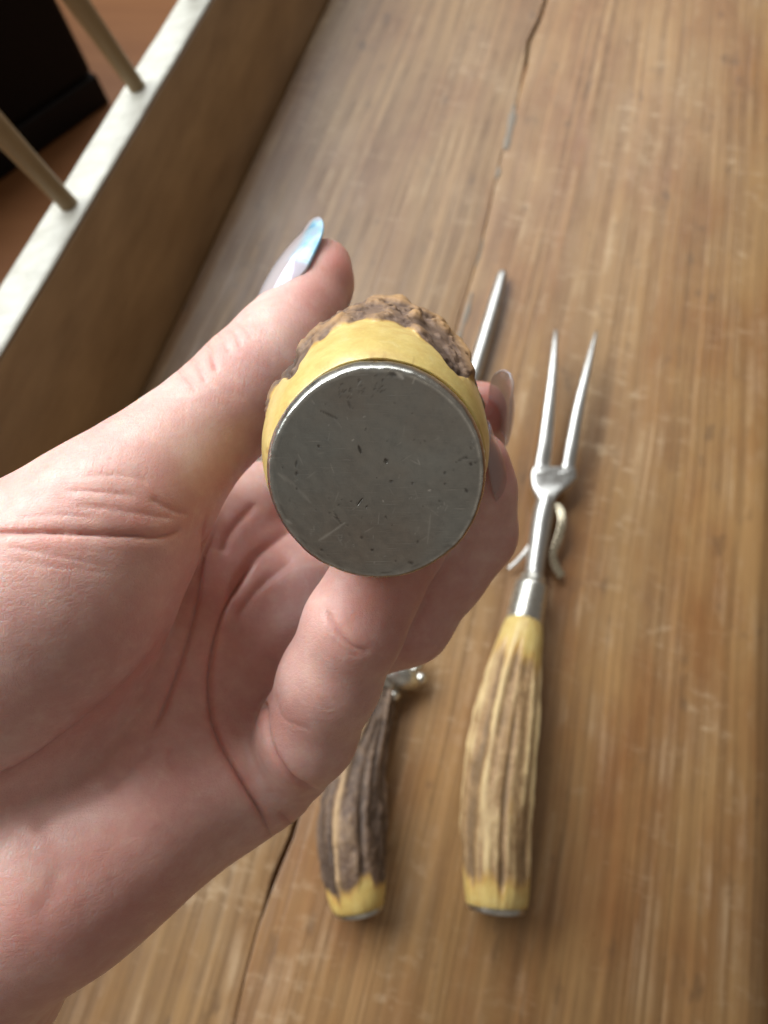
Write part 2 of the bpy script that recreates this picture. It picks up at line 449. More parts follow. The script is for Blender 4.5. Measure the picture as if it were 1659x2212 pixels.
RIGHT = loc(on_plane(1718, 2000))[1]
X0, X1, TH = -0.32, 0.85, 0.024
xs = np.linspace(X0, X1, 700)
jx = np.interp(xs, ja, jc) + 0.0004 * fbm(xs * 120, xs * 0 + 0.7, xs * 0 + 2, 3)
def plank(name, ya, yb, mat, rl, rr):
    """cross sections along X; ya/yb arrays across; rl/rr edge roundness"""
    n = len(xs); rows = []
    def arc(r, side):
        a = np.linspace(0, math.pi / 2, 6)
        return r * (1 - np.cos(a)), r * (1 - np.sin(a))   # inset..., drop
    tl = np.linspace(0, math.pi / 2, 6)
    prof = []
    for i in range(n):
        y0, y1 = ya[i], yb[i]
        pts = [(y0, -TH)]
        for t in tl: pts.append((y0 + rl * (1 - math.cos(t)), -rl * (1 - math.sin(t))))
        for q in np.linspace(0.1, 0.9, 5): pts.append((y0 + rl + (y1 - rr - y0 - rl) * q, 0.0))
        for t in tl[::-1]: pts.append((y1 - rr * (1 - math.cos(t)), -rr * (1 - math.sin(t))))
        pts.append((y1, -TH))
        rows.append([(xs[i], y, z) for y, z in pts])
    m = len(rows[0]); V = np.array(rows).reshape(-1, 3)
    F = grid_faces(n, m, close=True)
    o = mesh_obj(name, V, F[:, ::-1].copy(), mat)
    # close the ends
    o.matrix_world = Matrix(((GR[0], PR[0], 0, 0), (GR[1], PR[1], 0, 0), (0, 0, 1, 0), (0, 0, 0, 1)))
    o.parent = bench
    return o
# right-handed local frame: x along, y = -across
def plank_fix(o):
    pass
plank('plank', np.full(len(xs), LEFT), jx - gap(xs), M_plank[0], 0.0012, 0.0006)
plank('plank', jx + gap(xs), np.full(len(xs), RIGHT), M_plank[1], 0.0006, 0.023)

# grey putty pressed into the joint
def putty(path, w, seed):
    P = catmull([on_plane(u, v) for u, v in path], 24)
    t = np.linspace(0, 1, 24)
    ww = w * (0.55 + 0.6 * np.sin(np.pi * np.clip(t, 0.03, 0.97)) ** 0.5) * (0.8 + 0.8 * vnoise(t * 7, t * 0 + seed, t * 0))
    ww[0] *= 0.3; ww[-1] *= 0.3
    V = []
    for k in range(24):
        for s, z in ((-1, -0.0006), (-0.7, 0.00025), (0, 0.0004), (0.7, 0.00025), (1, -0.0006)):
            V.append(P[k] + PR * (s * ww[k] + 0.0006 * vnoise(t[k] * 9, seed + s, 0.0)) + up * z)
    return mesh_obj('putty', V, grid_faces(24, 5), M_filler, bench)
putty([(1112, 225), (1104, 270), (1092, 325)], 0.0030, 1.3)
putty([(1078, 360), (1076, 374), (1072, 386)], 0.0018, 2.3)
putty([(1044, 515), (1036, 550), (1026, 578)], 0.0006, 3.3)
putty([(1020, 632), (1010, 672), (995, 720), (986, 752)], 0.0019, 4.3)

# back rail: leans outwards
def proj(p):
    """world -> picture"""
    q = np.asarray(p, float) - np.array([0, 0, HCAM])
    x = q[0]; y = q[1] * CT + q[2] * ST; z = -q[1] * ST + q[2] * CT
    return 829.5 + FPX * x / -z, 1106 - FPX * y / -z
LEAN = math.radians(14)
rdir = up * math.cos(LEAN) - PR * math.sin(LEAN)
def inner_err(hh):
    p = GR * Lr[0][0] + PR * LEFT + rdir * hh
    u, v = proj(p)
    return u - (455 - 0.591 * v)
lo_, hi_ = 0.02, 0.3
for _ in range(50):
    md = 0.5 * (lo_ + hi_)
    if inner_err(md) > 0: lo_ = md
    else: hi_ = md
RH = lo_
rn = PR * math.cos(LEAN) + up * math.sin(LEAN)        # inner face normal
def outer_err(w):
    p = GR * 0.2 + PR * LEFT + rdir * RH - rn * w
    u, v = proj(p); return u - (375 - 0.605 * v)
lo_, hi_ = 0.003, 0.08
for _ in range(50):
    md = 0.5 * (lo_ + hi_)
    if outer_err(md) > 0: lo_ = md
    else: hi_ = md
RT = lo_
print('rail height', RH, 'thickness', RT, 'seat', LEFT, RIGHT)
def rail_box(name, h0, h1, t0, t1, mat, n=160, wob=0.0):
    """long board: along xs, section between heights h0..h1 and depths t0..t1 (inner face t=0)"""
    X = np.linspace(X0 + 0.02, X1 - 0.02, n); r = 0.0014
    V = []
    for i, x in enumerate(X):
        sec = []
        for (h, t, ch, ct_) in ((h0, t0, 1, 1), (h1, t0, -1, 1), (h1, t1, -1, -1), (h0, t1, 1, -1)):
            pass
        c = [(h0, t0 + r), (h0 + r, t0), (h1 - r, t0), (h1 - 0.3 * r, t0 + 0.3 * r), (h1, t0 + r), (h1, t1 - r), (h1 - 0.3 * r, t1 - 0.3 * r), (h1 - r, t1), (h0 + r, t1), (h0, t1 - r)]
        for k, (h, t) in enumerate(c):
            w = wob * fbm(np.array(x * 40.0), np.array(h * 50.0 + k * 0.0), np.array(t * 50.0), 3)
            p = GR * x + PR * (LEFT - 0.0006) + rdir * (h + w * 0.5) - rn * (t + w)
            V.append(p)
    return mesh_obj(name, V, grid_faces(n, 10, close=True), mat)
rail = rail_box('back_rail', -0.03, RH - 0.0022, 0.0, RT, M_rail, wob=0.0003); rail.parent = bench
cap_ = rail_box('rail_top', RH - 0.0020, RH, 0.0004, RT - 0.0004, M_railtop, wob=0.0003); cap_.parent = bench

# spindles: base points on the rail top, lean chosen from the picture
def rail_pt(u, v):
    """picture point on the plane of the rail top"""
    d = on_plane(u, v, 0.0) - np.array([0, 0, HCAM]); o = np.array([0, 0, HCAM])
    p0 = PR * LEFT + rdir * RH
    t = np.dot(p0 - o, rdir) / np.dot(d, rdir)
    return o + d * t
b1 = rail_pt(298, 190); b2 = rail_pt(150, 443)
best = None
for aa in np.linspace(0, 80, 161):
    for bb in np.linspace(-20, 20, 21):
        a = math.radians(aa); b = math.radians(bb)
        dd = (up * math.cos(a) - PR * math.sin(a)) * math.cos(b) + GR * math.sin(b)
        er = 0
        for q, tgt in ((b1, (165, 0)), (b2, (0, 283))):
            u, v = proj(q + dd * 0.06); u0, v0 = proj(q)
            du, dv = u - u0, v - v0; tu, tv = tgt[0] - u0, tgt[1] - v0
            er += (du * tv - dv * tu) ** 2 / ((du * du + dv * dv) * (tu * tu + tv * tv)) + (1 if du * tu + dv * tv < 0 else 0)
        er += 2e-6 * bb * bb
        if best is None or er < best[0]: best = (er, aa, bb, dd)
print('spindle lean', best[:3])
SD = best[3]
step = (b1 - b2)
def spindle(base):
    n, m = 40, 20
    L = 0.30; s = np.linspace(-0.012, L, n)
    r = 0.0043 + 0.0022 * sstep(0, 0.09, s) + 0.0012 * sstep(0.06, 0.16, s)
    a = np.linspace(0, 2 * math.pi, m, endpoint=False)
    x = np.cross(SD, GR); x /= np.linalg.norm(x); y = np.cross(SD, x)
    V = base[None, None] + SD * s[:, None, None] + (x * np.cos(a)[None, :, None] + y * np.sin(a)[None, :, None]) * r[:, None, None]
    return mesh_obj('spindle', V.reshape(-1, 3), grid_faces(n, m, True), M_spindle, bench)
for k in range(-2, 4): spindle(b1 + step * k)
# legs under the seat
def turned_leg(x, y, sx, sy):
    n, m = 30, 16; t = np.linspace(0, 1, n)
    r = 0.016 + 0.005 * np.sin(t * math.pi) + 0.002 * np.sin(t * 31)
    a = np.linspace(0, 2 * math.pi, m, endpoint=False)
    c = np.stack([x + sx * t, y + sy * t, -TH + (FLOOR_Z + TH) * t], -1)
    w = GR * c[:, :1] + PR * c[:, 1:2] + up * c[:, 2:]
    V = w[:, None] + (np.array([1, 0, 0]) * np.cos(a)[None, :, None] + np.array([0, 1, 0]) * np.sin(a)[None, :, None]) * r[:, None, None]
    mesh_obj('leg', V.reshape(-1, 3), grid_faces(n, m, True), M_spindle, bench)
for x, sx in ((X0 + 0.1, -0.04), (X1 - 0.1, 0.04)):
    for y, sy in ((LEFT + 0.04, -0.03), (RIGHT - 0.04, 0.03)): turned_leg(x, y, sx, sy)

# ------------------------------------------------------------------ antler handles
def frames(C):
    T = np.gradient(C, axis=0); T /= np.linalg.norm(T, axis=1)[:, None]
    return T
def antler(name, ctrl, upv, mat, ridges, barkfn, parent, n=260, m=220, rough=0.0006, seed=0.0, twist=0.3, flat=1.0, knob=0.0, psc=3.2, ridge_at=None, lz=42.0, flaky=False):
    """ctrl rows: x,y,z,r in metres, from butt to ferrule. angle 0 = side, 90 deg = upv"""
    Q = catmull(ctrl, n); C = Q[:, :3]; R = Q[:, 3]
    T = frames(C)
    U = upv[None] - T * (T @ upv)[:, None]; U /= np.linalg.norm(U, axis=1)[:, None]
    S = np.cross(T, U)
    s = np.concatenate([[0], np.cumsum(np.linalg.norm(np.diff(C, axis=0), axis=1))]) * 1000.0   # mm
    th = np.linspace(0, 2 * math.pi, m, endpoint=False)
    ss, tt = np.meshgrid(s, th, indexing='ij'); RR = np.repeat(R[:, None], m, 1)
    L = s[-1]
    bark = barkfn(ss, tt, L)
    bark = np.clip(bark, 0, 1)
    cx, sy = np.cos(tt), np.sin(tt)
    tw = tt + twist * ss / L
    # long ridges: noise that is narrow round the handle and long along it
    ang = ridges
    def ring(freq, z, lz):
        return vnoise(np.cos(tw) * freq + 20 + seed, np.sin(tw) * freq + 31 + seed, ss / lz + z)
    rid = ring(ang, 0.0, lz) * 1.0 + ring(ang * 2.1, 9.0, 0.6 * lz) * 0.6
    pearl = fbm(np.cos(tt) * R[:, None] * 1000 / psc + 9 + seed, np.sin(tt) * R[:, None] * 1000 / psc + 17, ss / (1.5 * psc) + seed, 4)
    crk = sstep(0.0, 0.02, ss * 0 + 0.035 - np.abs(ring(5.5, 3.0, 30.0) + 0.05 * pearl)) * sstep(0.02, 0.18, ring(2.0, 5.0, 12.0))
    if flaky:
        pearl = 0.45 * pearl + 0.55 * (0.55 * sstep(-0.16, -0.06, pearl) + 0.55 * sstep(0.06, 0.13, pearl) - 0.5)
    disp = (rid * 1.9 * rough * 1.6 + pearl * rough * 1.1)
    crest = np.clip(0.5 + rid * 1.1 + pearl * 0.35, 0, 1)
    if ridge_at is not None:
        crest *= 0.62
        for ra_, rw_ in ridge_at:
            cc = ra_ + 9 * vnoise(ss / 14, ss * 0 + ra_, ss * 0)
            g_ = np.exp(-(((np.degrees(tt) - cc + 180) % 360 - 180) / rw_) ** 2)
            crest = np.clip(crest + 0.6 * g_ * (0.9 + 0.6 * vnoise(ss / 9, ss * 0 + 2, ss * 0)), 0, 1); disp = disp + 0.0011 * g_
    soft = 0.12 * rid * rough * 1.6
    rad = RR + disp * bark + soft * (1 - bark) + 0.25 * rough * bark
    rad = rad * (1 + knob * vnoise(np.cos(tt) * 1.2 + 3 + seed, np.sin(tt) * 1.2 + 5, ss / 30.0))
    V = C[:, None] + S[:, None] * (rad * cx)[..., None] + U[:, None] * (rad * sy * flat)[..., None]
    V = V.reshape(-1, 3)
    F = grid_faces(n, m, True)
    # end fans
    V = np.vstack([V, C[:1], C[-1:]])
    k0, k1 = n * m, n * m + 1
    j = np.arange(m); jn = (j + 1) % m
    F = np.vstack([F, np.stack([np.full(m, k0), jn, j, np.full(m, k0)], -1)[:, :4]]) if False else F
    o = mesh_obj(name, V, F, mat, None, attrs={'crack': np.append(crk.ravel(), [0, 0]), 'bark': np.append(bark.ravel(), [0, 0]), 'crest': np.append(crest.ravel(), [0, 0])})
    reparent(o, parent)
    return o, C, T, U, S, R, s
def revolve(name, path, radii, mat, parent, m=48, upv=up, sq=1.0):
    """tube through path with given radii, ends closed with rings at radius 0"""
    C = np.asarray(path, float); R = np.asarray(radii, float); n = len(C)
    T = frames(C)
    for i in range(n):
        if not np.isfinite(T[i]).all(): T[i] = T[i - 1]
    U = upv[None] - T * (T @ upv)[:, None]; U /= np.linalg.norm(U, axis=1)[:, None]; S = np.cross(T, U)
    a = np.linspace(0, 2 * math.pi, m, endpoint=False)
    V = C[:, None] + (S[:, None] * np.cos(a)[None, :, None] + U[:, None] * np.sin(a)[None, :, None] * sq) * R[:, None, None]
    o = mesh_obj(name, V.reshape(-1, 3), grid_faces(n, m, True), mat)
    reparent(o, parent)
    return o
def disc_cap(name, centre, normal, upv, r0, thick, mat, parent, m=160, wob=0.0, seed=0.0, dome=0.0, sx=1.0, sy=1.0, flare=0.0):
    """turned butt cap: local XY is the face, +Z faces out"""
    z = np.asarray(normal, float); z /= np.linalg.norm(z)
    y = upv - z * np.dot(upv, z); y /= np.linalg.norm(y); x = np.cross(y, z)
    a = np.linspace(0, 2 * math.pi, m, endpoint=False)
    prof = [(1.0 + flare, -thick), (1.0 + 0.85 * flare, -thick * 0.62), (1.0 + 0.35 * flare, -thick * 0.26), (0.998, -thick * 0.10), (0.988, -thick * 0.02), (0.972, 0.0)]
    prof += [(q, dome * (1 - q * q)) for q in np.linspace(0.94, 0.03, 40)] + [(0.0005, dome)]
    V = []
    for q, h in prof:
        k = 1 + wob * (vnoise(np.cos(a) * 1.6 + seed, np.sin(a) * 1.6 + 4, a * 0 + seed) + 0.35 * vnoise(np.cos(a) * 6 + seed, np.sin(a) * 6 + 4, a * 0)) 
        rr = r0 * q * (k if q > 0.8 else 1 + (k - 1) * q)
        hh = h + (0.00010 * vnoise(np.cos(a) * q * 4 + 9, np.sin(a) * q * 4, a * 0 + seed) + 0.00006 * vnoise(np.cos(a) * q * 12 + 9, np.sin(a) * q * 12, a * 0)) * (1 if q < 0.97 else 0.5)
        V.append(np.stack([rr * np.cos(a) * sx, rr * np.sin(a) * sy, hh], -1))
    V = np.array(V)
    o = mesh_obj(name, V.reshape(-1, 3), grid_faces(len(prof), m, True), mat)
    o.data.flip_normals() if False else None
    Mx = Matrix(((x[0], y[0], z[0], centre[0]), (x[1], y[1], z[1], centre[1]), (x[2], y[2], z[2], centre[2]), (0, 0, 0, 1)))
    o.parent = parent
    o.matrix_local = Matrix.Translation(-Vector(parent.location)) @ Mx
    return o

def tab(u, v, wpx, lift=0.0):
    """centre point of a round thing lying on the seat whose picture width is wpx at (u, v)"""
    r = 0.010
    for _ in range(4):
        p = on_plane(u, v, r + lift)
        q = p - np.array([0, 0, HCAM]); dep = -(-q[1] * ST + q[2] * CT)
        r = 0.5 * wpx / FPX * dep
    return np.append(on_plane(u, v, r + lift), r)

# ---- fork
fk = [tab(1072, 1953, 132), tab(1073, 1915, 141), tab(1072, 1800, 146), tab(1077, 1700, 144), tab(1092, 1570, 130), tab(1110, 1450, 110), tab(1125, 1380, 94), tab(1131, 1350, 82)]
fork = empty('carving_fork', tuple(fk[0][:2]) + (0.0,))
tag(fork, 'two pronged carving fork with yellow brown antler handle lying on the bench', 'fork')
ups = np.array([0, 0, 1.0])
def bark_fork(s, t, L):
    e1 = 8 + 9 * vnoise(np.cos(t) * 2, np.sin(t) * 2, s * 0) + 5 * vnoise(np.cos(t) * 5, np.sin(t) * 5 + 3, s * 0)
    e2 = 13 + 9 * vnoise(np.cos(t) * 3 + 7, np.sin(t) * 3, s * 0) + 8 * vnoise(np.cos(t) * 8 + 7, np.sin(t) * 8, s * 0)
    return sstep(e1 - 5, e1 + 7, s) * (1 - sstep(L - e2 - 14, L - e2 + 4, s)) * (0.80 + 0.5 * vnoise(np.cos(t) * 4, np.sin(t) * 4, s / 16))
antler('handle', fk, ups, M_antF, 3.4, bark_fork, fork, seed=2.0, rough=0.0011, twist=0.25, psc=6.0, lz=85.0)
fT = fk[0][:3] - fk[1][:3]; fT /= np.linalg.norm(fT)
disc_cap('butt_cap', fk[0][:3] + fT * 0.0022, fT, ups, fk[0][3] * 0.93, 0.0045, M_nickel, fork, m=64, dome=0.0004)
ctr = lambda u, v, z: on_plane(u, v, z)
zc = fk[-1][2]
fer = [ctr(1131, 1356, zc), ctr(1131, 1352, zc), ctr(1134, 1338, zc), ctr(1141, 1300, zc), ctr(1147, 1272, zc), ctr(1149, 1264, zc), ctr(1150, 1260, zc), ctr(1151, 1254, zc), ctr(1152, 1248, zc), ctr(1153, 1243, zc)]
revolve('ferrule', fer, [0.0068, 0.0079, 0.0080, 0.0077, 0.0074, 0.0072, 0.0062, 0.0056, 0.0056, 0.0044], M_nickel, fork)
sh = [ctr(1152, 1248, zc), ctr(1154, 1235, zc), ctr(1158, 1205, zc), ctr(1166, 1150, zc), ctr(1174, 1105, zc + 0.001), ctr(1180, 1075, zc + 0.001)]
sh = catmull([np.append(p, r) for p, r in zip(sh, [0.0044, 0.0041, 0.0042, 0.0045, 0.0046, 0.0040])], 30)
revolve('shank', sh[:, :3], sh[:, 3], M_steel, fork, m=24)
# flat head that spreads to two tines: outline given in picture points, thickness built
def strip(name, rows, thick, mat, parent, m=14, ex=(0.6, 0.8)):
    """rows: (left uv, right uv, z) -> a rounded flat bar"""
    V = []
    for (lu, lv), (ru, rv), z, th in rows:
        a = on_plane(lu, lv, z); b = on_plane(ru, rv, z); c = 0.5 * (a + b); h = 0.5 * (b - a)
        for k in range(m):
            w = 2 * math.pi * k / m
            cx = math.copysign(abs(math.cos(w)) ** ex[0], math.cos(w)); sx = math.copysign(abs(math.sin(w)) ** ex[1], math.sin(w))
            V.append(c + h * cx + up * th * sx)
    n = len(rows)
    F = list(map(tuple, grid_faces(n, m, True))) + [tuple(range(m))[::-1], tuple(range((n - 1) * m, n * m))]
    o = mesh_obj(name, V, F, mat)
    reparent(o, parent); return o
def rowspl(rows, n):
    R_ = catmull([[*a, *b, z, t] for a, b, z, t in rows], n)
    return [((r[0], r[1]), (r[2], r[3]), r[4], r[5]) for r in R_]
strip('fork_head', rowspl([((1166, 1094), (1194, 1092), zc + .001, .0038), ((1160, 1078), (1203, 1075), zc + .001, .0034), ((1150, 1055), (1228, 1052), zc + .0012, .0024),
      ((1147, 1035), (1243, 1036), zc + .0015, .0022), ((1148, 1022), (1244, 1023), zc + .0018, .0021), ((1151, 1012), (1243, 1014), zc + .002, .0021)], 24), 0, M_steel, fork, 28, (0.45, 0.35))
tz = zc + 0.002
strip('tine', rowspl([((1150, 1026), (1198, 1028), tz, .0021), ((1155, 1004), (1188, 1006), tz, .0021), ((1163, 960), (1193, 962), tz + .002, .0021), ((1174, 880), (1199, 881), tz + .004, .0020), ((1185, 800), (1204, 801), tz + .004, .0017), ((1193, 740), (1204, 741), tz + .003, .0011), ((1198, 712), (1202, 712), tz + .002, .0004)], 36), 0, M_steel, fork, 12)
strip('tine', rowspl([((1196, 1028), (1243, 1027), tz, .0021), ((1213, 1006), (1243, 1005), tz, .0021), ((1222, 960), (1250, 962), tz + .002, .0021), ((1238, 880), (1262, 882), tz + .004, .0020), ((1259, 800), (1277, 802), tz + .004, .0017), ((1275, 745), (1286, 747), tz + .003, .0011), ((1286, 716), (1290, 716), tz + .002, .0004)], 36), 0, M_steel, fork, 12)
# folding guard under the shank
def band(name, pts, half, th, mat, parent):
    P = catmull(pts, 40); T = frames(P); V = []
    for p, t in zip(P, T):
        s_ = np.cross(up, t); s_ /= np.linalg.norm(s_)
        for a, b in ((-1, -1), (1, -1), (1, 1), (-1, 1)): V.append(p + s_ * th * a + up * half * b)
    F = list(map(tuple, grid_faces(40, 4, True))) + [(3, 2, 1, 0), (156, 157, 158, 159)]
    o = mesh_obj(name, V, F, mat, smooth=False)
    bevel_mesh(o, 0.0002, 1); reparent(o, parent); return o
strip('guard', rowspl([((1184, 1088), (1204, 1086), .007, .0005), ((1201, 1102), (1218, 1100), .0075, .0005), ((1206, 1130), (1222, 1133), .0085, .0005), ((1197, 1164), (1213, 1169), .0072, .0005), ((1187, 1200), (1202, 1197), .0056, .0005), ((1191, 1225), (1207, 1217), .0046, .0005), ((1206, 1251), (1221, 1242), .0036, .0005)], 40), 0, M_brass, fork, 16, (0.3, 0.3))
strip('guard', rowspl([((1150, 1158), (1158, 1164), .006, .0004), ((1134, 1186), (1141, 1193), .005, .0004), ((1114, 1210), (1119, 1217), .004, .0004), ((1096, 1226), (1099, 1232), .003, .0004)], 24), 0, M_steel, fork, 10)

# ---- sharpening steel
sk = [tab(775, 1958, 112), tab(770, 1925, 128), tab(764, 1850, 139), tab(763, 1780, 140), tab(768, 1715, 128), tab(783, 1640, 100), tab(804, 1580, 78), tab(816, 1530, 64), tab(829, 1488, 52)]
steel = empty('sharpening_steel', tuple(sk[0][:2]) + (0.0,))
tag(steel, 'sharpening steel with dark brown antler handle lying partly behind the hand', 'sharpening steel')
def bark_steel(s, t, L):
    e1 = 8.5 + 9 * vnoise(np.cos(t) * 2.2 + 2, np.sin(t) * 2.2, s * 0) + 5 * vnoise(np.cos(t) * 5, np.sin(t) * 5 + 6, s * 0)
    return sstep(e1 - 4, e1 + 4, s)
antler('handle', sk, ups, M_antS, 3.0, bark_steel, steel, seed=7.0, rough=0.0010, twist=-0.2, ridge_at=[(114, 6)])
sT = sk[0][:3] - sk[1][:3]; sT /= np.linalg.norm(sT)
disc_cap('butt_cap', sk[0][:3] + sT * 0.0018, sT, ups, sk[0][3] * 0.95, 0.004, M_nickel, steel, m=64, dome=0.001)
zs = sk[-1][2] + 0.001
revolve('ferrule', [ctr(829, 1492, zs), ctr(830, 1488, zs), ctr(836, 1468, zs), ctr(842, 1450, zs), ctr(848, 1436, zs), ctr(852, 1425, zs)], [0.001, 0.0058, 0.0064, 0.0060, 0.0062, 0.0045], M_nickel, steel)
# cross guard with ball ends
cg = [ctr(816, 1458, zs), ctr(838, 1452, zs + .003), ctr(866, 1462, zs + .003), ctr(892, 1470, zs + .001), ctr(905, 1466, zs)]
strip_g = catmull([np.append(p, r) for p, r in zip(cg, [0.0030, 0.0050, 0.0056, 0.0040, 0.0018])], 30)
revolve('guard', strip_g[:, :3], strip_g[:, 3], M_nickel, steel, m=20)
def ball(name, c, r, mat, parent):
    a = np.linspace(0.02, math.pi - 0.02, 14)
    C = [c + up * (-math.cos(x) * r) for x in a]
    return revolve(name, C, [math.sin(x) * r for x in a], mat, parent, m=18, upv=GR)
for (u, v) in ((909, 1466), (903, 1432), (851, 1502)): ball('guard_ball', ctr(u, v, zs + .001), 0.0027, M_nickel, steel)
b2_ = catmull([np.append(ctr(880, 1466, zs + .001), .0026), np.append(ctr(892, 1450, zs + .001), .002), np.append(ctr(902, 1434, zs + .001), .0016)], 12)
revolve('guard_arm', b2_[:, :3], b2_[:, 3], M_nickel, steel, m=14)
rr_ = [np.append(ctr(846, 1440, zs), .0042), np.append(ctr(880, 1300, zs), .0042), np.append(ctr(955, 1030, .007), .0041), np.append(ctr(1029, 790, .005), .0040), np.append(ctr(1066, 665, .0045), .0038), np.append(ctr(1082, 604, .0042), .0031), np.append(ctr(1086, 590, .0042), .0022), np.append(ctr(1087, 586, .0042), .0006)]
rr_ = catmull(rr_, 60)
revolve('rod', rr_[:, :3], rr_[:, 3], M_steel, steel, m=24)

# ------------------------------------------------------------------ carving knife held in the hand (camera-space mm, then world)
kc = [(814, 1022, 112.2, 15.2), (813, 1012, 114.4, 16.6), (811, 970, 121.0, 18.0), (816, 893, 134.5, 17.7), (828, 815, 160, 15.2), (834, 800, 185, 12.8), (836, 806, 205, 10.6), (836, 812, 222, 9.0)]
kw = np.array([np.append(c2w(cam(u, v, d)), r * 0.001) for u, v, d, r in kc])
knife = empty('carving_knife', tuple(kw[0][:3]))
tag(knife, 'antler handled carving knife held butt first, its scratched grey metal cap facing up', 'knife')
KUP = np.array([0, CT, ST])          # picture-up direction
def bark_knife(s, t, L):
    d = np.degrees(t)
    e1 = 18.5 + 5 * vnoise(np.cos(t) * 4 + 1, np.sin(t) * 4 + 2, s * 0) + 4 * vnoise(np.cos(t) * 9 + 1, np.sin(t) * 9 + 2, s / 3.0)
    # angle: S x U frame, 90 deg = picture up
    def dip(c, w, a): return a * np.exp(-(((d - c + 180) % 360 - 180) / w) ** 2)
    e1 = e1 - dip(KN_R, 13, 12.0) - dip(KN_R + 18, 10, 5.0) + dip(100, 16, 1.0) - dip(140, 24, 4.0) - dip(KN_L - 14, 8, 5) - dip(KN_L + 12, 5, 3)
    return sstep(e1 - 1.0, e1 + 1.6, s)
KN_R, KN_L = 48, 150
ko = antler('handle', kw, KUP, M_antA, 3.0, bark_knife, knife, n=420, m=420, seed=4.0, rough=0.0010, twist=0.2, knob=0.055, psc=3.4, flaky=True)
cn = c2w(np.array([0, 0, 0.0])) - c2w(cam(815, 1024, 111))
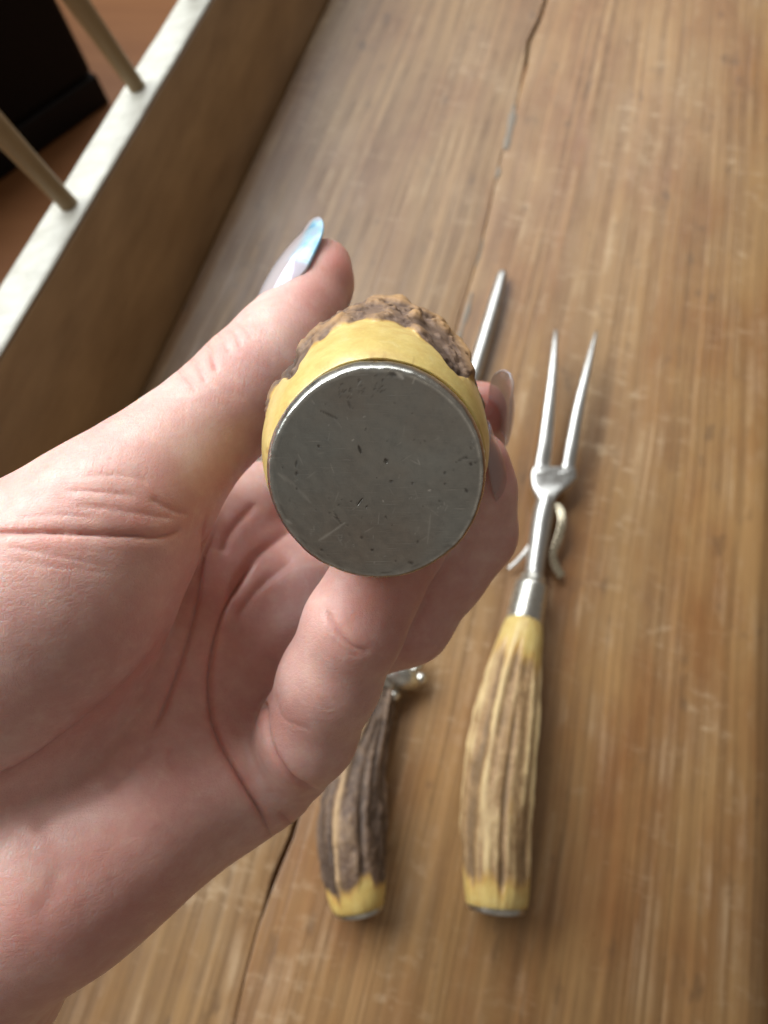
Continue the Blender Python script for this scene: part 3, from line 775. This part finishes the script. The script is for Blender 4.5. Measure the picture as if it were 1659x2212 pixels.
# the cap's face looks at the viewer, tipped a little down
zc_ = np.array([0.0, -0.33, 1.0]); zc_ /= np.linalg.norm(zc_)
zw = c2w(zc_ * 1000) - c2w(np.zeros(3)); zw /= np.linalg.norm(zw)
def knife_cap():
    R0 = 0.01505; thick = 0.0027; m, nr = 420, 96
    y = KUP - zw * np.dot(KUP, zw); y /= np.linalg.norm(y); x = np.cross(y, zw)
    a = np.linspace(0, 2 * math.pi, m, endpoint=False)
    prof = [(0.95, -0.0040), (1.04, -thick), (1.052, -thick * 0.9), (1.050, -thick * 0.72), (1.038, -thick * 0.40), (1.022, -thick * 0.16), (1.010, -thick * 0.07), (1.0, -thick * 0.025), (0.988, -0.00002)]
    prof += [(q, 0.00022 * (1 - q * q)) for q in np.linspace(0.972, 0.004, nr)]
    V, rimw, PX, PY = [], [], [], []
    ca, sa = np.cos(a), np.sin(a)
    out = 1 + 0.026 * vnoise(ca * 1.3 + 3, sa * 1.3 + 4, a * 0) + 0.010 * vnoise(ca * 5 + 3, sa * 5 + 4, a * 0 + 2) + 0.004 * vnoise(ca * 22, sa * 22 + 4, a * 0)
    for q, h in prof:
        k = 1 + (out - 1) * min(1, q) ** 3
        X, Y = R0 * q * k * ca, R0 * q * k * sa * 1.01
        hh = h + 0.00012 * vnoise(ca * q * 3 + 9, sa * q * 3, a * 0) + 0.00005 * vnoise(ca * q * 14 + 9, sa * q * 14, a * 0)
        if q > 0.96: hh = hh + 0.00012 * vnoise(ca * 16 + 1, sa * 16 + 2, a * 0 + q * 3)
        V.append(np.stack([X, Y, hh], -1))
        PX.append(q * ca); PY.append(q * sa)
        rimw.append(np.clip(sstep(0.962, 0.990, q) * (1 - 0.55 * sstep(1.02, 1.06, q)), 0, 1) * (0.75 + 0.5 * vnoise(ca * 9, sa * 9, a * 0 + 5)))
    V = np.array(V).reshape(-1, 3); px = np.array(PX).ravel(); py = np.array(PY).ravel(); rimw = np.array(rimw).ravel()
    nick = np.zeros(len(px)); scr = np.zeros(len(px))
    def seg(dst, x0, y0, x1, y1, w, amt):
        d = np.array([x1 - x0, y1 - y0]); L2 = max(float(d @ d), 1e-9)
        t = np.clip(((px - x0) * d[0] + (py - y0) * d[1]) / L2, 0, 1)
        qd = np.hypot(px - x0 - t * d[0], py - y0 - t * d[1])
        np.maximum(dst, amt * np.exp(-(qd / (w * (1 - 0.55 * np.abs(2 * t - 1)))) ** 2), out=dst)
    Z = lambda X, Y: ((X - 800) / 570.0, (1080 - Y) / 550.0)     # close-up picture -> unit disc
    for x0, y0, x1, y1, w, am in ((845, 985, 852, 1000, .020, 1), (703, 915, 716, 950, .012, .9), (488, 912, 494, 922, .013, .9), (372, 995, 366, 1022, .013, .8), (370, 1052, 366, 1070, .013, .9), (365, 1138, 368, 1145, .012, .8),
            (1165, 1050, 1163, 1060, .012, .8), (1280, 970, 1222, 1000, .007, .7), (1275, 975, 1282, 978, .014, .9), (1300, 1008, 1308, 1014, .013, 1), (1280, 1145, 1290, 1160, .011, .9), (693, 1232, 722, 1192, .009, .8), (490, 1480, 494, 1482, .017, 1),
            (768, 1478, 776, 1484, .013, .9), (975, 1548, 995, 1556, .012, .8), (712, 1405, 716, 1416, .013, .7), (602, 1335, 560, 1262, .006, .6), (505, 735, 590, 775, .008, .7), (650, 690, 662, 720, .010, .6), (880, 1098, 872, 1104, .016, .6), (845, 1290, 850, 1300, .01, .5), (565, 1290, 590, 1320, .007, .6)):
        seg(nick, *Z(x0, y0), *Z(x1, y1), w, am)
    r_ = np.random.default_rng(12)
    for _ in range(34):
        X, Y = r_.uniform(600, 850), r_.uniform(560, 680); seg(nick, *Z(X, Y), *Z(X + r_.uniform(4, 16), Y - r_.uniform(4, 18)), .006, r_.uniform(.4, .8))
    for _ in range(40):
        an, ra = r_.uniform(0, 6.283), math.sqrt(r_.uniform(0, 0.86)); X, Y = ra * math.cos(an), ra * math.sin(an)
        l, t = r_.uniform(.005, .03), r_.choice([0.7, 2.2, 1.2]) + r_.normal() * .2
        seg(nick, X, Y, X + l * math.cos(t), Y + l * math.sin(t), r_.uniform(.004, .008), r_.uniform(.3, .8))
    for x0, y0, x1, y1, w, am in ((480, 1425, 560, 1372, .016, .45), (560, 1372, 625, 1325, .012, .5), (275, 1060, 350, 1112, .026, .28), (350, 1112, 440, 1215, .020, .22), (1092, 1280, 1078, 1440, .010, .22), (1078, 1150, 1092, 1144, .011, .9), (832, 1202, 838, 1208, .010, .8),
            (668, 888, 680, 878, .007, .7), (730, 765, 745, 760, .006, .6), (300, 1310, 330, 1330, .02, .5), (1000, 560, 985, 600, .008, .6), (905, 545, 935, 575, .022, .9), (240, 1190, 260, 1260, .012, .6)):
        seg(scr, *Z(x0, y0), *Z(x1, y1), w, am)
    for _ in range(60):
        an, ra = r_.uniform(0, 6.283), math.sqrt(r_.uniform(0, 0.9)); X, Y = ra * math.cos(an), ra * math.sin(an)
        l, t = r_.uniform(.01, .12), r_.choice([0.6, 2.1, 1.4]) + r_.normal() * .25
        seg(scr, X, Y, X + l * math.cos(t), Y + l * math.sin(t), r_.uniform(.0035, .006), r_.uniform(.1, .45))
    seg(nick, *Z(868, 552), *Z(896, 560), .020, .8)
    V[:, 2] -= 0.00016 * nick + 0.00005 * scr
    o = mesh_obj('butt_cap', V, grid_faces(len(prof), m, True), M_capm, attrs={'nick': nick, 'scr': scr, 'rim': rimw})
    c = c2w(cam(814, 1031, 109.2))
    o.parent = knife
    o.matrix_local = Matrix.Translation(-Vector(knife.location)) @ Matrix(((x[0], y[0], zw[0], c[0]), (x[1], y[1], zw[1], c[1]), (x[2], y[2], zw[2], c[2]), (0, 0, 0, 1)))
knife_cap()
# bolster and blade beyond the hand
kd = kw[-1][:3] - kw[-2][:3]; kd /= np.linalg.norm(kd)
kb = kw[-1][:3]
tl_ = [-.003, -.001, .004, .010, .012, .013, .018, .020]
revolve('bolster', [kb + kd * t for t in tl_], [0.005, 0.0092, 0.0092, 0.0086, 0.0095, 0.0095, 0.0075, 0.003], M_nickel, knife, upv=KUP, m=40)
bs = np.cross(kd, KUP); bs /= np.linalg.norm(bs); bu = np.cross(bs, kd)
LB = 0.118
V, F = [], []
nB = 24
for i in range(nB):
    t = i / (nB - 1); hgt = 0.0105 * (1 - max(0, t - 0.6) ** 2 * 5.5); th = 0.0011 * (1 - 0.6 * t)
    c = kb + kd * (0.016 + LB * t) + bu * (0.0015 * t)
    V += [c + bu * hgt + bs * th, c + bu * hgt - bs * th, c - bu * 0.2 * hgt - bs * th * 0.7, c - bu * hgt, c - bu * 0.2 * hgt + bs * th * 0.7]
F = list(map(tuple, grid_faces(nB, 5, True))) + [(0, 1, 2, 3, 4), tuple(range(5 * nB - 5, 5 * nB))[::-1]]
bl = mesh_obj('blade', V, F, M_steel, smooth=False); reparent(bl, knife)
print('blade tip z', (kb + kd * (0.016 + LB))[2])

# ------------------------------------------------------------------ the hand: a distance field sculpted in camera space (mm), then meshed
VOX = 0.8
LO = np.array([-215.0, -190.0, -222.0]); HI = np.array([42.0, 72.0, -92.0])
SH = tuple(((HI - LO) / VOX).astype(int) + 1)
AX = [LO[k] + VOX * np.arange(SH[k]) for k in range(3)]
def smin(a, b, k):
    h = np.clip(0.5 + 0.5 * (b - a) / k, 0, 1)
    return b + (a - b) * h - k * h * (1 - h)
class Field:
    def __init__(self): self.S = np.full(SH, 60.0, dtype=np.float32)
    def box(self, lo, hi):
        i0 = np.maximum(((lo - LO) / VOX).astype(int), 0); i1 = np.minimum(((hi - LO) / VOX).astype(int) + 2, SH)
        return tuple(slice(int(a), int(b)) for a, b in zip(i0, i1))
    def coords(self, sl):
        return np.meshgrid(*[AX[k][sl[k]].astype(np.float32) for k in range(3)], indexing='ij', sparse=True)
    def cone(self, a, b, ra, rb, k=4.0):
        a = np.asarray(a, float); b = np.asarray(b, float); mg = max(ra, rb) + 12
        sl = self.box(np.minimum(a, b) - mg, np.maximum(a, b) + mg)
        if any(s.stop <= s.start for s in sl): return
        X, Y, Z = self.coords(sl)
        d = b - a; L2 = float(d @ d)
        t = np.clip(((X - a[0]) * d[0] + (Y - a[1]) * d[1] + (Z - a[2]) * d[2]) / L2, 0, 1)
        q = np.sqrt((X - a[0] - t * d[0]) ** 2 + (Y - a[1] - t * d[1]) ** 2 + (Z - a[2] - t * d[2]) ** 2) - (ra + (rb - ra) * t)
        self.S[sl] = smin(self.S[sl], q.astype(np.float32), k)
    def chain(self, pts, k=4.0):
        for p, q in zip(pts[:-1], pts[1:]):
            self.cone(cam(*p[:3]), cam(*q[:3]), p[3], q[3], k)
    def ball(self, p, r, k=4.0, sc=(1, 1, 1)):
        c = cam(*p); mg = r * max(sc) + 12
        sl = self.box(c - mg, c + mg); X, Y, Z = self.coords(sl)
        q = np.sqrt(((X - c[0]) / sc[0]) ** 2 + ((Y - c[1]) / sc[1]) ** 2 + ((Z - c[2]) / sc[2]) ** 2) - r
        self.S[sl] = smin(self.S[sl], (q * min(sc)).astype(np.float32), k)
    def cut(self, pts, r, k=3.0):
        """smooth groove along a chain"""
        for p, q in zip(pts[:-1], pts[1:]):
            a, b = cam(*p), cam(*q); mg = r + 8
            sl = self.box(np.minimum(a, b) - mg, np.maximum(a, b) + mg); X, Y, Z = self.coords(sl)
            d = b - a; L2 = float(d @ d)
            t = np.clip(((X - a[0]) * d[0] + (Y - a[1]) * d[1] + (Z - a[2]) * d[2]) / L2, 0, 1)
            g = np.sqrt((X - a[0] - t * d[0]) ** 2 + (Y - a[1] - t * d[1]) ** 2 + (Z - a[2] - t * d[2]) ** 2) - r
            self.S[sl] = -smin(-self.S[sl], g.astype(np.float32), k)

THUMB = [(250, 1125, 130, 14.4), (335, 1030, 133, 11.6), (405, 957, 137, 10.0), (480, 890, 141, 9.7), (548, 825, 146, 10.2), (605, 753, 151, 9.3), (652, 682, 156, 8.1), (688, 614, 161, 6.8), (703, 574, 164, 5.6)]
INDEX = [(510, 1112, 180, 10.4), (660, 1055, 194, 9.2), (800, 1010, 203, 9.0), (925, 930, 202, 7.6), (985, 850, 198, 6.0)]
MIDDLE = [(515, 1265, 174, 11.0), (690, 1190, 184, 9.4), (850, 1120, 190, 9.0), (1015, 1000, 180, 7.8), (1032, 885, 166, 6.3)]
RING = [(545, 1470, 161, 11.0), (720, 1400, 159, 9.4), (876, 1335, 153, 9.0), (958, 1230, 151, 8.3), (1022, 1150, 150, 8.2), (1032, 1060, 146, 7.0), (1032, 1000, 143, 6.0)]
PINKY = [(630, 1650, 145, 7.9), (662, 1585, 139, 8.7), (712, 1470, 133, 8.5), (765, 1350, 129, 8.3), (815, 1255, 131, 7.6), (865, 1185, 136, 7.0), (960, 1095, 144, 5.8)]

pal = Field()
for mcp, wo in (((510, 1112, 180, 10.4), (-190, 1900, 156, 13)), ((515, 1265, 174, 11.0), (-160, 1950, 154, 14)), ((545, 1470, 161, 11.2), (-130, 2010, 150, 14)), ((570, 1668, 149, 11.0), (-110, 2060, 146, 14))):
    mid = 0.52 * np.array(mcp) + 0.48 * np.array(wo)
    pal.chain([wo, tuple(mid), mcp], 9)
# flesh of the palm
pal.chain([(-80, 2010, 135, 17.5), (-240, 2180, 138, 19)], 8)
pal.chain([(120, 1700, 155, 15), (330, 1600, 160, 14), (440, 1400, 166, 12), (490, 1220, 173, 11)], 9)
pal.chain([(330, 1700, 153, 13), (470, 1560, 157, 12)], 9)
pal.chain([(150, 1640, 148, 14), (270, 1540, 151, 13.5), (370, 1420, 157, 12.5), (430, 1270, 164, 11.5)], 10)
pal.chain([(590, 1340, 167, 10), (690, 1300, 170, 9.5), (800, 1250, 174, 8.5)], 8)
# hypothenar pad, thenar pad
pal.chain([(-80, 2010, 135, 17.5), (130, 1870, 135, 17), (300, 1760, 138, 14), (430, 1690, 143, 11)], 8)
pal.chain([(-120, 1560, 134, 19.5), (0, 1400, 131, 20), (130, 1262, 129, 18), (250, 1125, 130, 14.4)], 8)
pal.ball((60, 1330, 125), 13.5, 8)
# web between thumb and first finger
pal.chain([(280, 1140, 148, 9), (400, 1125, 165, 8), (500, 1110, 178, 9)], 8)
pal.chain([(150, 1330, 150, 13), (330, 1260, 164, 11), (420, 1200, 170, 10)], 9)
# wrist and forearm
w0 = cam(-140, 2020, 149); fdir = np.array([-0.80, -0.585, 0.12]); fdir /= np.linalg.norm(fdir)
w1 = w0 + fdir * 30; w2 = w0 + fdir * 130
pn = np.cross(fdir, [0, 0, 1]); pn /= np.linalg.norm(pn)
for sgn in (-1, 1):
    pal.cone(w0 + pn * 11 * sgn, w1 + pn * 9 * sgn, 18, 17, 10)
    pal.cone(w1 + pn * 9 * sgn, w2 + pn * 10 * sgn, 17, 24, 10)
pal.cone(cam(-120, 1560, 134), w1 + pn * 6, 19, 16, 10)

fin = np.full(SH, 60.0, dtype=np.float32)
for ch in (INDEX, MIDDLE, RING):
    f_ = Field(); f_.chain(ch, 3.0)
    fin = smin(fin, f_.S, 0.9); del f_
S = smin(pal.S, fin, 6.0)
f_ = Field(); f_.chain(PINKY, 3.0)
S = smin(S, f_.S, 1.6); del f_
th_ = Field(); th_.chain(THUMB, 3.5)
S = smin(S, th_.S, 4.0); del th_, fin, pal

def surface_nets(S):
    neg = S < 0
    nx, ny, nz = S.shape
    c = np.zeros((nx - 1, ny - 1, nz - 1), dtype=np.uint8)
    for dx in (0, 1):
        for dy in (0, 1):
            for dz in (0, 1):
                c += neg[dx:nx - 1 + dx, dy:ny - 1 + dy, dz:nz - 1 + dz]
    act = (c > 0) & (c < 8)
    idx = np.argwhere(act)
    num = np.full(act.shape, -1, dtype=np.int32); num[act] = np.arange(len(idx))
    acc = np.zeros((len(idx), 3)); cnt = np.zeros(len(idx))
    corners = [(0,0,0),(1,0,0),(0,1,0),(1,1,0),(0,0,1),(1,0,1),(0,1,1),(1,1,1)]
    vals = np.stack([S[idx[:,0]+a, idx[:,1]+b, idx[:,2]+d] for a, b, d in corners], 1).astype(float)
    for i in range(8):
        for k in range(3):
            if corners[i][k]: continue
            j = i | (1 << k)
            v0, v1 = vals[:, i], vals[:, j]
            m = (v0 < 0) != (v1 < 0)
            t = np.where(m, v0 / np.where(m, v0 - v1, 1), 0)
            p = np.tile(np.array(corners[i], float), (len(idx), 1)); p[:, k] += t
            acc[m] += p[m]; cnt[m] += 1
    V = LO + VOX * (idx + acc / cnt[:, None])
    quads = []
    for k in range(3):
        a, b = [(1, 2), (2, 0), (0, 1)][k]
        s0 = [slice(None)] * 3; s1 = [slice(None)] * 3
        s0[k] = slice(0, -1); s1[k] = slice(1, None)
        ch = neg[tuple(s0)] != neg[tuple(s1)]
        e = np.argwhere(ch)
        ok = (e[:, a] > 0) & (e[:, b] > 0) & (e[:, a] < S.shape[a] - 1) & (e[:, b] < S.shape[b] - 1)
        e = e[ok]
        ea = np.zeros(3, int); ea[a] = 1; eb = np.zeros(3, int); eb[b] = 1
        g = lambda q: num[q[:, 0], q[:, 1], q[:, 2]]
        q = np.stack([g(e - ea - eb), g(e - eb), g(e), g(e - ea)], 1)
        inside = neg[e[:, 0], e[:, 1], e[:, 2]]
        q[~inside] = q[~inside][:, ::-1]
        quads.append(q)
    return V, np.vstack(quads)
HV, HF = surface_nets(S)
def relax(V, F, it, lam=0.5):
    n = len(V); E = np.vstack([F[:, [0, 1]], F[:, [1, 2]], F[:, [2, 3]], F[:, [3, 0]]])
    deg = np.bincount(E[:, 0], minlength=n) + np.bincount(E[:, 1], minlength=n)
    for _ in range(it):
        A_ = np.zeros_like(V)
        for k in range(3):
            A_[:, k] = np.bincount(E[:, 0], V[E[:, 1], k], n) + np.bincount(E[:, 1], V[E[:, 0], k], n)
        V = V + lam * (A_ / np.maximum(deg, 1)[:, None] - V)
    return V
def vnormals(V, F):
    a = V[F[:, 2]] - V[F[:, 0]]; b = V[F[:, 3]] - V[F[:, 1]]
    fn = np.cross(a, b); N = np.zeros_like(V)
    for k in range(3):
        for j in range(4): N[:, k] += np.bincount(F[:, j], fn[:, k], len(V))
    return N / np.maximum(np.linalg.norm(N, axis=1), 1e-9)[:, None]
HV = relax(HV, HF, 4)
def subdivide(V, F):
    n = len(V)
    E = np.concatenate([F[:, [0, 1]], F[:, [1, 2]], F[:, [2, 3]], F[:, [3, 0]]]); E.sort(axis=1)
    key = E[:, 0].astype(np.int64) * n + E[:, 1]
    uq, inv = np.unique(key, return_inverse=True)
    M_ = 0.5 * (V[uq // n] + V[uq % n]); C_ = V[F].mean(1)
    k = len(F); e = inv.reshape(4, k).T + n; c = np.arange(k) + n + len(uq)
    Q = [np.stack([F[:, i], e[:, i], c, e[:, (i + 3) % 4]], 1) for i in range(4)]
    return np.vstack([V, M_, C_]), np.vstack(Q)
HV, HF = subdivide(HV, HF)
HV = relax(HV, HF, 4)
print('hand faces', len(HF))
HN = vnormals(HV, HF)
if np.mean(HN[:, 2] * 0 + np.einsum('ij,ij->i', HN, HV - HV.mean(0))) < 0:
    HF = HF[:, ::-1].copy(); HN = -HN

# --- creases, folds and redness, placed where the skin shows them
def pic(V):
    d = -V[:, 2]
    return 829.5 + FPX * V[:, 0] / d, 1106 - FPX * V[:, 1] / d, d
pu, pv, pd = pic(HV)
zb = np.full((700, 800), 1e9)
gi, gj = np.clip(((pu + 600) / 4).astype(int), 0, 699), np.clip(((pv - 100) / 4).astype(int), 0, 799)
np.minimum.at(zb, (gi, gj), pd)
zz = zb.copy()
for dx in (-1, 0, 1):
    for dy in (-1, 0, 1): zz = np.minimum(zz, np.roll(np.roll(zb, dx, 0), dy, 1))
vis = (pd < zz[gi, gj] + 4.0) & (HN[:, 2] > -0.25)
disp = np.zeros(len(HV)); red = np.zeros(len(HV))
def pdist(path):
    """distance in mm on the skin (roughly) to a picture path, and parameter"""
    P = np.array(path, float); n = max(20, len(P) * 10); Q = catmull(P, n)
    lo = Q.min(0) - 120; hi = Q.max(0) + 120
    sel = np.where(vis & (pu > lo[0]) & (pu < hi[0]) & (pv > lo[1]) & (pv < hi[1]))[0]
    best = np.full(len(sel), 1e9); par = np.zeros(len(sel)); side = np.zeros(len(sel))
    for k in range(n - 1):
        a, b = Q[k], Q[k + 1]; d = b - a; L2 = max(d @ d, 1e-9)
        t = np.clip(((pu[sel] - a[0]) * d[0] + (pv[sel] - a[1]) * d[1]) / L2, 0, 1)
        ex = pu[sel] - a[0] - t * d[0]; ey = pv[sel] - a[1] - t * d[1]
        q = np.hypot(ex, ey); m = q < best
        best[m] = q[m]; par[m] = (k + t[m]) / (n - 1)
        side[m] = np.sign(d[0] * ey[m] - d[1] * ex[m])
    return sel, best * pd[sel] / FPX, par, side
def crease(path, depth, width, redness=0.25, drange=None, swell=0.0, rw=None, taper=0.15):
    sel, q, par, side = pdist(path)
    if drange is not None:
        k = (pd[sel] > drange[0]) & (pd[sel] < drange[1]); sel, q, par = sel[k], q[k], par[k]
    tp = sstep(0, taper, par) * (1 - sstep(1 - taper, 1, par)) if taper > 0 else 1.0
    disp[sel] -= depth * tp * (0.72 * np.exp(-(q / (0.5 * width)) ** 1.5) + 0.22 * np.exp(-(q / (2.4 * width)) ** 2))
    if swell: disp[sel] += 0.35 * swell * tp * np.exp(-((q - 2.6 * width) / (1.6 * width)) ** 2)
    red[sel] = np.maximum(red[sel], redness * tp * np.exp(-(q / (rw or width * 1.6)) ** 2))
# thumb: knuckle wrinkles on the back, folds at the base joint
for pth, dp, w in (([(438, 738), (452, 756), (462, 782), (468, 806)], 0.5, 0.5), ([(405, 768), (428, 792), (446, 830)], 0.35, 0.5), ([(466, 716), (486, 740), (496, 766)], 0.35, 0.5),
                   ([(486, 700), (512, 726), (520, 752)], 0.28, 0.5), ([(380, 792), (408, 824), (424, 850)], 0.22, 0.5), ([(500, 690), (530, 712), (545, 735)], 0.18, 0.5)):
    crease(pth, dp, w, 0.28, swell=dp * 0.25)
for pth, dp, w, r in (([(-30, 1147), (0, 1148), (121, 1150), (266, 1157), (355, 1158), (402, 1136)], 0.85, 0.55, 0.5), ([(130, 1060), (220, 1062), (300, 1072)], 0.22, 0.5, 0.3),
                      ([(150, 1090), (240, 1098), (320, 1112), (385, 1120)], 0.22, 0.5, 0.3), ([(0, 1176), (120, 1200), (250, 1228)], 0.16, 0.5, 0.12), ([(0, 1205), (130, 1225), (260, 1240)], 0.13, 0.5, 0.1),
                      ([(30, 1120), (120, 1112), (220, 1120)], 0.15, 0.45, 0.25), ([(170, 1030), (260, 1026), (330, 1040)], 0.14, 0.5, 0.2), ([(320, 1075), (370, 1100), (410, 1110)], 0.3, 0.8, 0.3)):
    crease(pth, dp, w, r, drange=(105, 142), swell=dp * 0.25)
# palm lines
for pth, dp, w, r in (([(372, 1345), (340, 1400), (266, 1485), (161, 1574), (48, 1654), (-40, 1690)], 0.8, 0.8, 0.35),
                      ([(446, 1098), (442, 1194), (418, 1340), (370, 1490), (318, 1600)], 0.9, 0.7, 0.4),
                      ([(565, 1200), (532, 1243), (484, 1323), (456, 1436), (456, 1533), (476, 1598), (516, 1670), (565, 1759), (596, 1832)], 1.3, 0.7, 0.5),
                      ([(650, 1128), (549, 1210), (500, 1299)], 0.9, 2.2, 0.3), ([(560, 1080), (500, 1150), (480, 1200)], 0.6, 1.8, 0.25), ([(640, 1200), (560, 1270), (510, 1340)], 0.6, 2.0, 0.25),
                      ([(372, 1610), (366, 1640), (380, 1665)], 0.25, 0.7, 0.25), ([(330, 1600), (280, 1660), (220, 1700)], 0.5, 3.0, 0.15), ([(300, 1650), (250, 1690), (150, 1740), (60, 1800)], 0.8, 2.6, 0.1),
                      ([(600, 1752), (622, 1772), (640, 1795)], 0.4, 0.6, 0.3)):
    crease(pth, dp, w, r, drange=(112, 240) if pth[0][0] < 380 else (126, 240), swell=dp * 0.12)
# pinky: base fold and middle-joint fold
crease([(569, 1500), (570, 1540), (576, 1590), (597, 1640), (637, 1688), (700, 1714)], 1.2, 0.8, 0.35, drange=(110, 165), swell=0.15)
crease([(704, 1312), (722, 1352), (760, 1394), (805, 1412)], 0.5, 0.5, 0.4, drange=(105, 150), swell=0.15)
crease([(715, 1375), (742, 1404), (780, 1420)], 0.2, 0.45, 0.2, drange=(105, 150), swell=0.05)
crease([(592, 1490), (600, 1530), (620, 1558), (680, 1580)], 0.22, 0.7, 0.25, drange=(105, 150))
# tendons / bones under the palm skin
crease([(140, 1840), (110, 1930), (60, 2010)], 0.35, 4.0, 0.05, drange=(110, 240), taper=0.3)
# flush areas
def flush(u, v, rad, a, dr=(0, 999)):
    k = vis & (pd > dr[0]) & (pd < dr[1])
    q = np.hypot(pu - u, pv - v) / rad
    red[k] = np.maximum(red[k], 1.25 * a * np.exp(-q[k] ** 2))
flush(735, 560, 70, 0.55); flush(700, 620, 90, 0.3); flush(1060, 880, 80, 0.6); flush(1060, 1000, 60, 0.5)
flush(840, 1260, 110, 0.45, (100, 150)); flush(590, 1560, 70, 0.3, (100, 150)); flush(300, 1100, 120, 0.25, (100, 145)); flush(110, 1150, 120, 0.25, (100, 145))
flush(300, 1860, 160, 0.22); flush(80, 2010, 160, 0.25); flush(480, 720, 70, 0.2); flush(500, 1300, 200, 0.15)
red = np.clip(red + 0.10 * fbm(HV[:, 0] / 9, HV[:, 1] / 9, HV[:, 2] / 9, 3), 0, 1)
# broad unevenness of flesh
disp += 0.25 * fbm(HV[:, 0] / 14, HV[:, 1] / 14, HV[:, 2] / 14, 3)
HV2 = HV + HN * disp[:, None]
hand = mesh_obj('hand', c2w(HV2), HF, M_skin, attrs={'red': red})
tag(hand, 'left hand with long pale gel nails gripping the antler knife handle', 'hand')

# ------------------------------------------------------------------ nails
def nail(c, axis, dors, length, width, R, curve, point, foil, clear=0.0, th=0.55, n=40, m=25):
    """c: middle of the cuticle on the skin (camera mm); axis: towards the tip; dors: outward. almond plate"""
    A_ = np.asarray(axis, float); A_ /= np.linalg.norm(A_)
    D = np.asarray(dors, float); D = D - A_ * (D @ A_); D /= np.linalg.norm(D); Lx = np.cross(A_, D)
    s = np.linspace(0, 1, n); t = np.linspace(-1, 1, m)
    ss, tt = np.meshgrid(s, t, indexing='ij')
    w = width * np.minimum(1.0, 0.55 + 1.6 * np.sqrt(np.clip(ss, 0, 1) * 0.25)) * np.sqrt(np.clip(1 - np.clip((ss - point) / (1 - point), 0, 1) ** 2.0, 0.0, 1)) 
    w = np.maximum(w, 0.02)
    ph = tt * w / R
    top = c + A_ * (length * ss)[..., None] + Lx * (R * np.sin(ph))[..., None] + D * (R * (np.cos(ph) - 1) - curve * ss ** 2 + 0.8 * np.sin(np.pi * np.clip(ss * 1.2, 0, 1)))[..., None]
    nrm = Lx * np.sin(ph)[..., None] + D * np.cos(ph)[..., None]
    bot = top - nrm * th
    V = np.vstack([top.reshape(-1, 3), bot.reshape(-1, 3)]); k = n * m
    g = grid_faces(n, m)
    F = [tuple(q) for q in g] + [tuple(q[::-1] + k) for q in g]
    rim = [i * m for i in range(n)] + [(n - 1) * m + j for j in range(1, m)] + [i * m + m - 1 for i in range(n - 2, -1, -1)] + [j for j in range(m - 2, 0, -1)]
    for a, b in zip(rim, rim[1:] + rim[:1]): F.append((a, b, b + k, a + k)[::-1])
    fo = foil(ss, tt).ravel()
    o = mesh_obj('nail', c2w(V), np.array(F), M_nail, hand, attrs={'foil': np.concatenate([fo, fo]), 'clear': np.full(2 * len(fo), clear) * (1 - np.concatenate([fo, fo]))})
    bm = bmesh.new(); bm.from_mesh(o.data); bmesh.ops.recalc_face_normals(bm, faces=bm.faces); bm.to_mesh(o.data); bm.free()
    return o
nofoil = lambda s, t: 0.0 * s
tA = cam(703, 572, 164) - cam(605, 750, 151)
tD = np.array([-0.70, 0.42, 0.72]); tD = tD - tA * (tD @ tA) / (tA @ tA); tD /= np.linalg.norm(tD)
thumb_foil = lambda s, t: sstep(0.34, 0.40, s) * (1 - sstep(0.90, 0.97, s)) * sstep(0.16, 0.50, t * FS + 0.12 * np.sin(s * 9))
FS = 1.0
nail(cam(628, 714, 153.8) + tD * 8.9, tA, tD, 27.0, 7.4, 7.2, 0.9, 0.28, thumb_foil, 0.15)
rA = cam(1032, 1000, 143) - cam(1022, 1150, 150)
nail(cam(1094, 1082, 146.5), cam(1078, 905, 131) - cam(1094, 1082, 146.5), (0.92, 0.30, 0.30), 20, 6.2, 6.0, 1.5, 0.45, nofoil, 0.55)
nail(cam(1090, 935, 164), cam(1108, 815, 149) - cam(1090, 935, 164), (0.80, 0.52, 0.20), 19, 5.8, 5.6, 0.5, 0.45, nofoil, 0.55)
nail(cam(1010, 880, 204), cam(1012, 800, 192) - cam(1010, 880, 204), (0.75, 0.3, -0.5), 16, 5.6, 5.6, 1.0, 0.45, nofoil, 0.55)
nail(cam(985, 1130, 149), cam(1000, 1040, 140) - cam(985, 1130, 149), (0.6, -0.5, -0.5), 12, 4.6, 4.6, 0.6, 0.45, nofoil, 0.55)
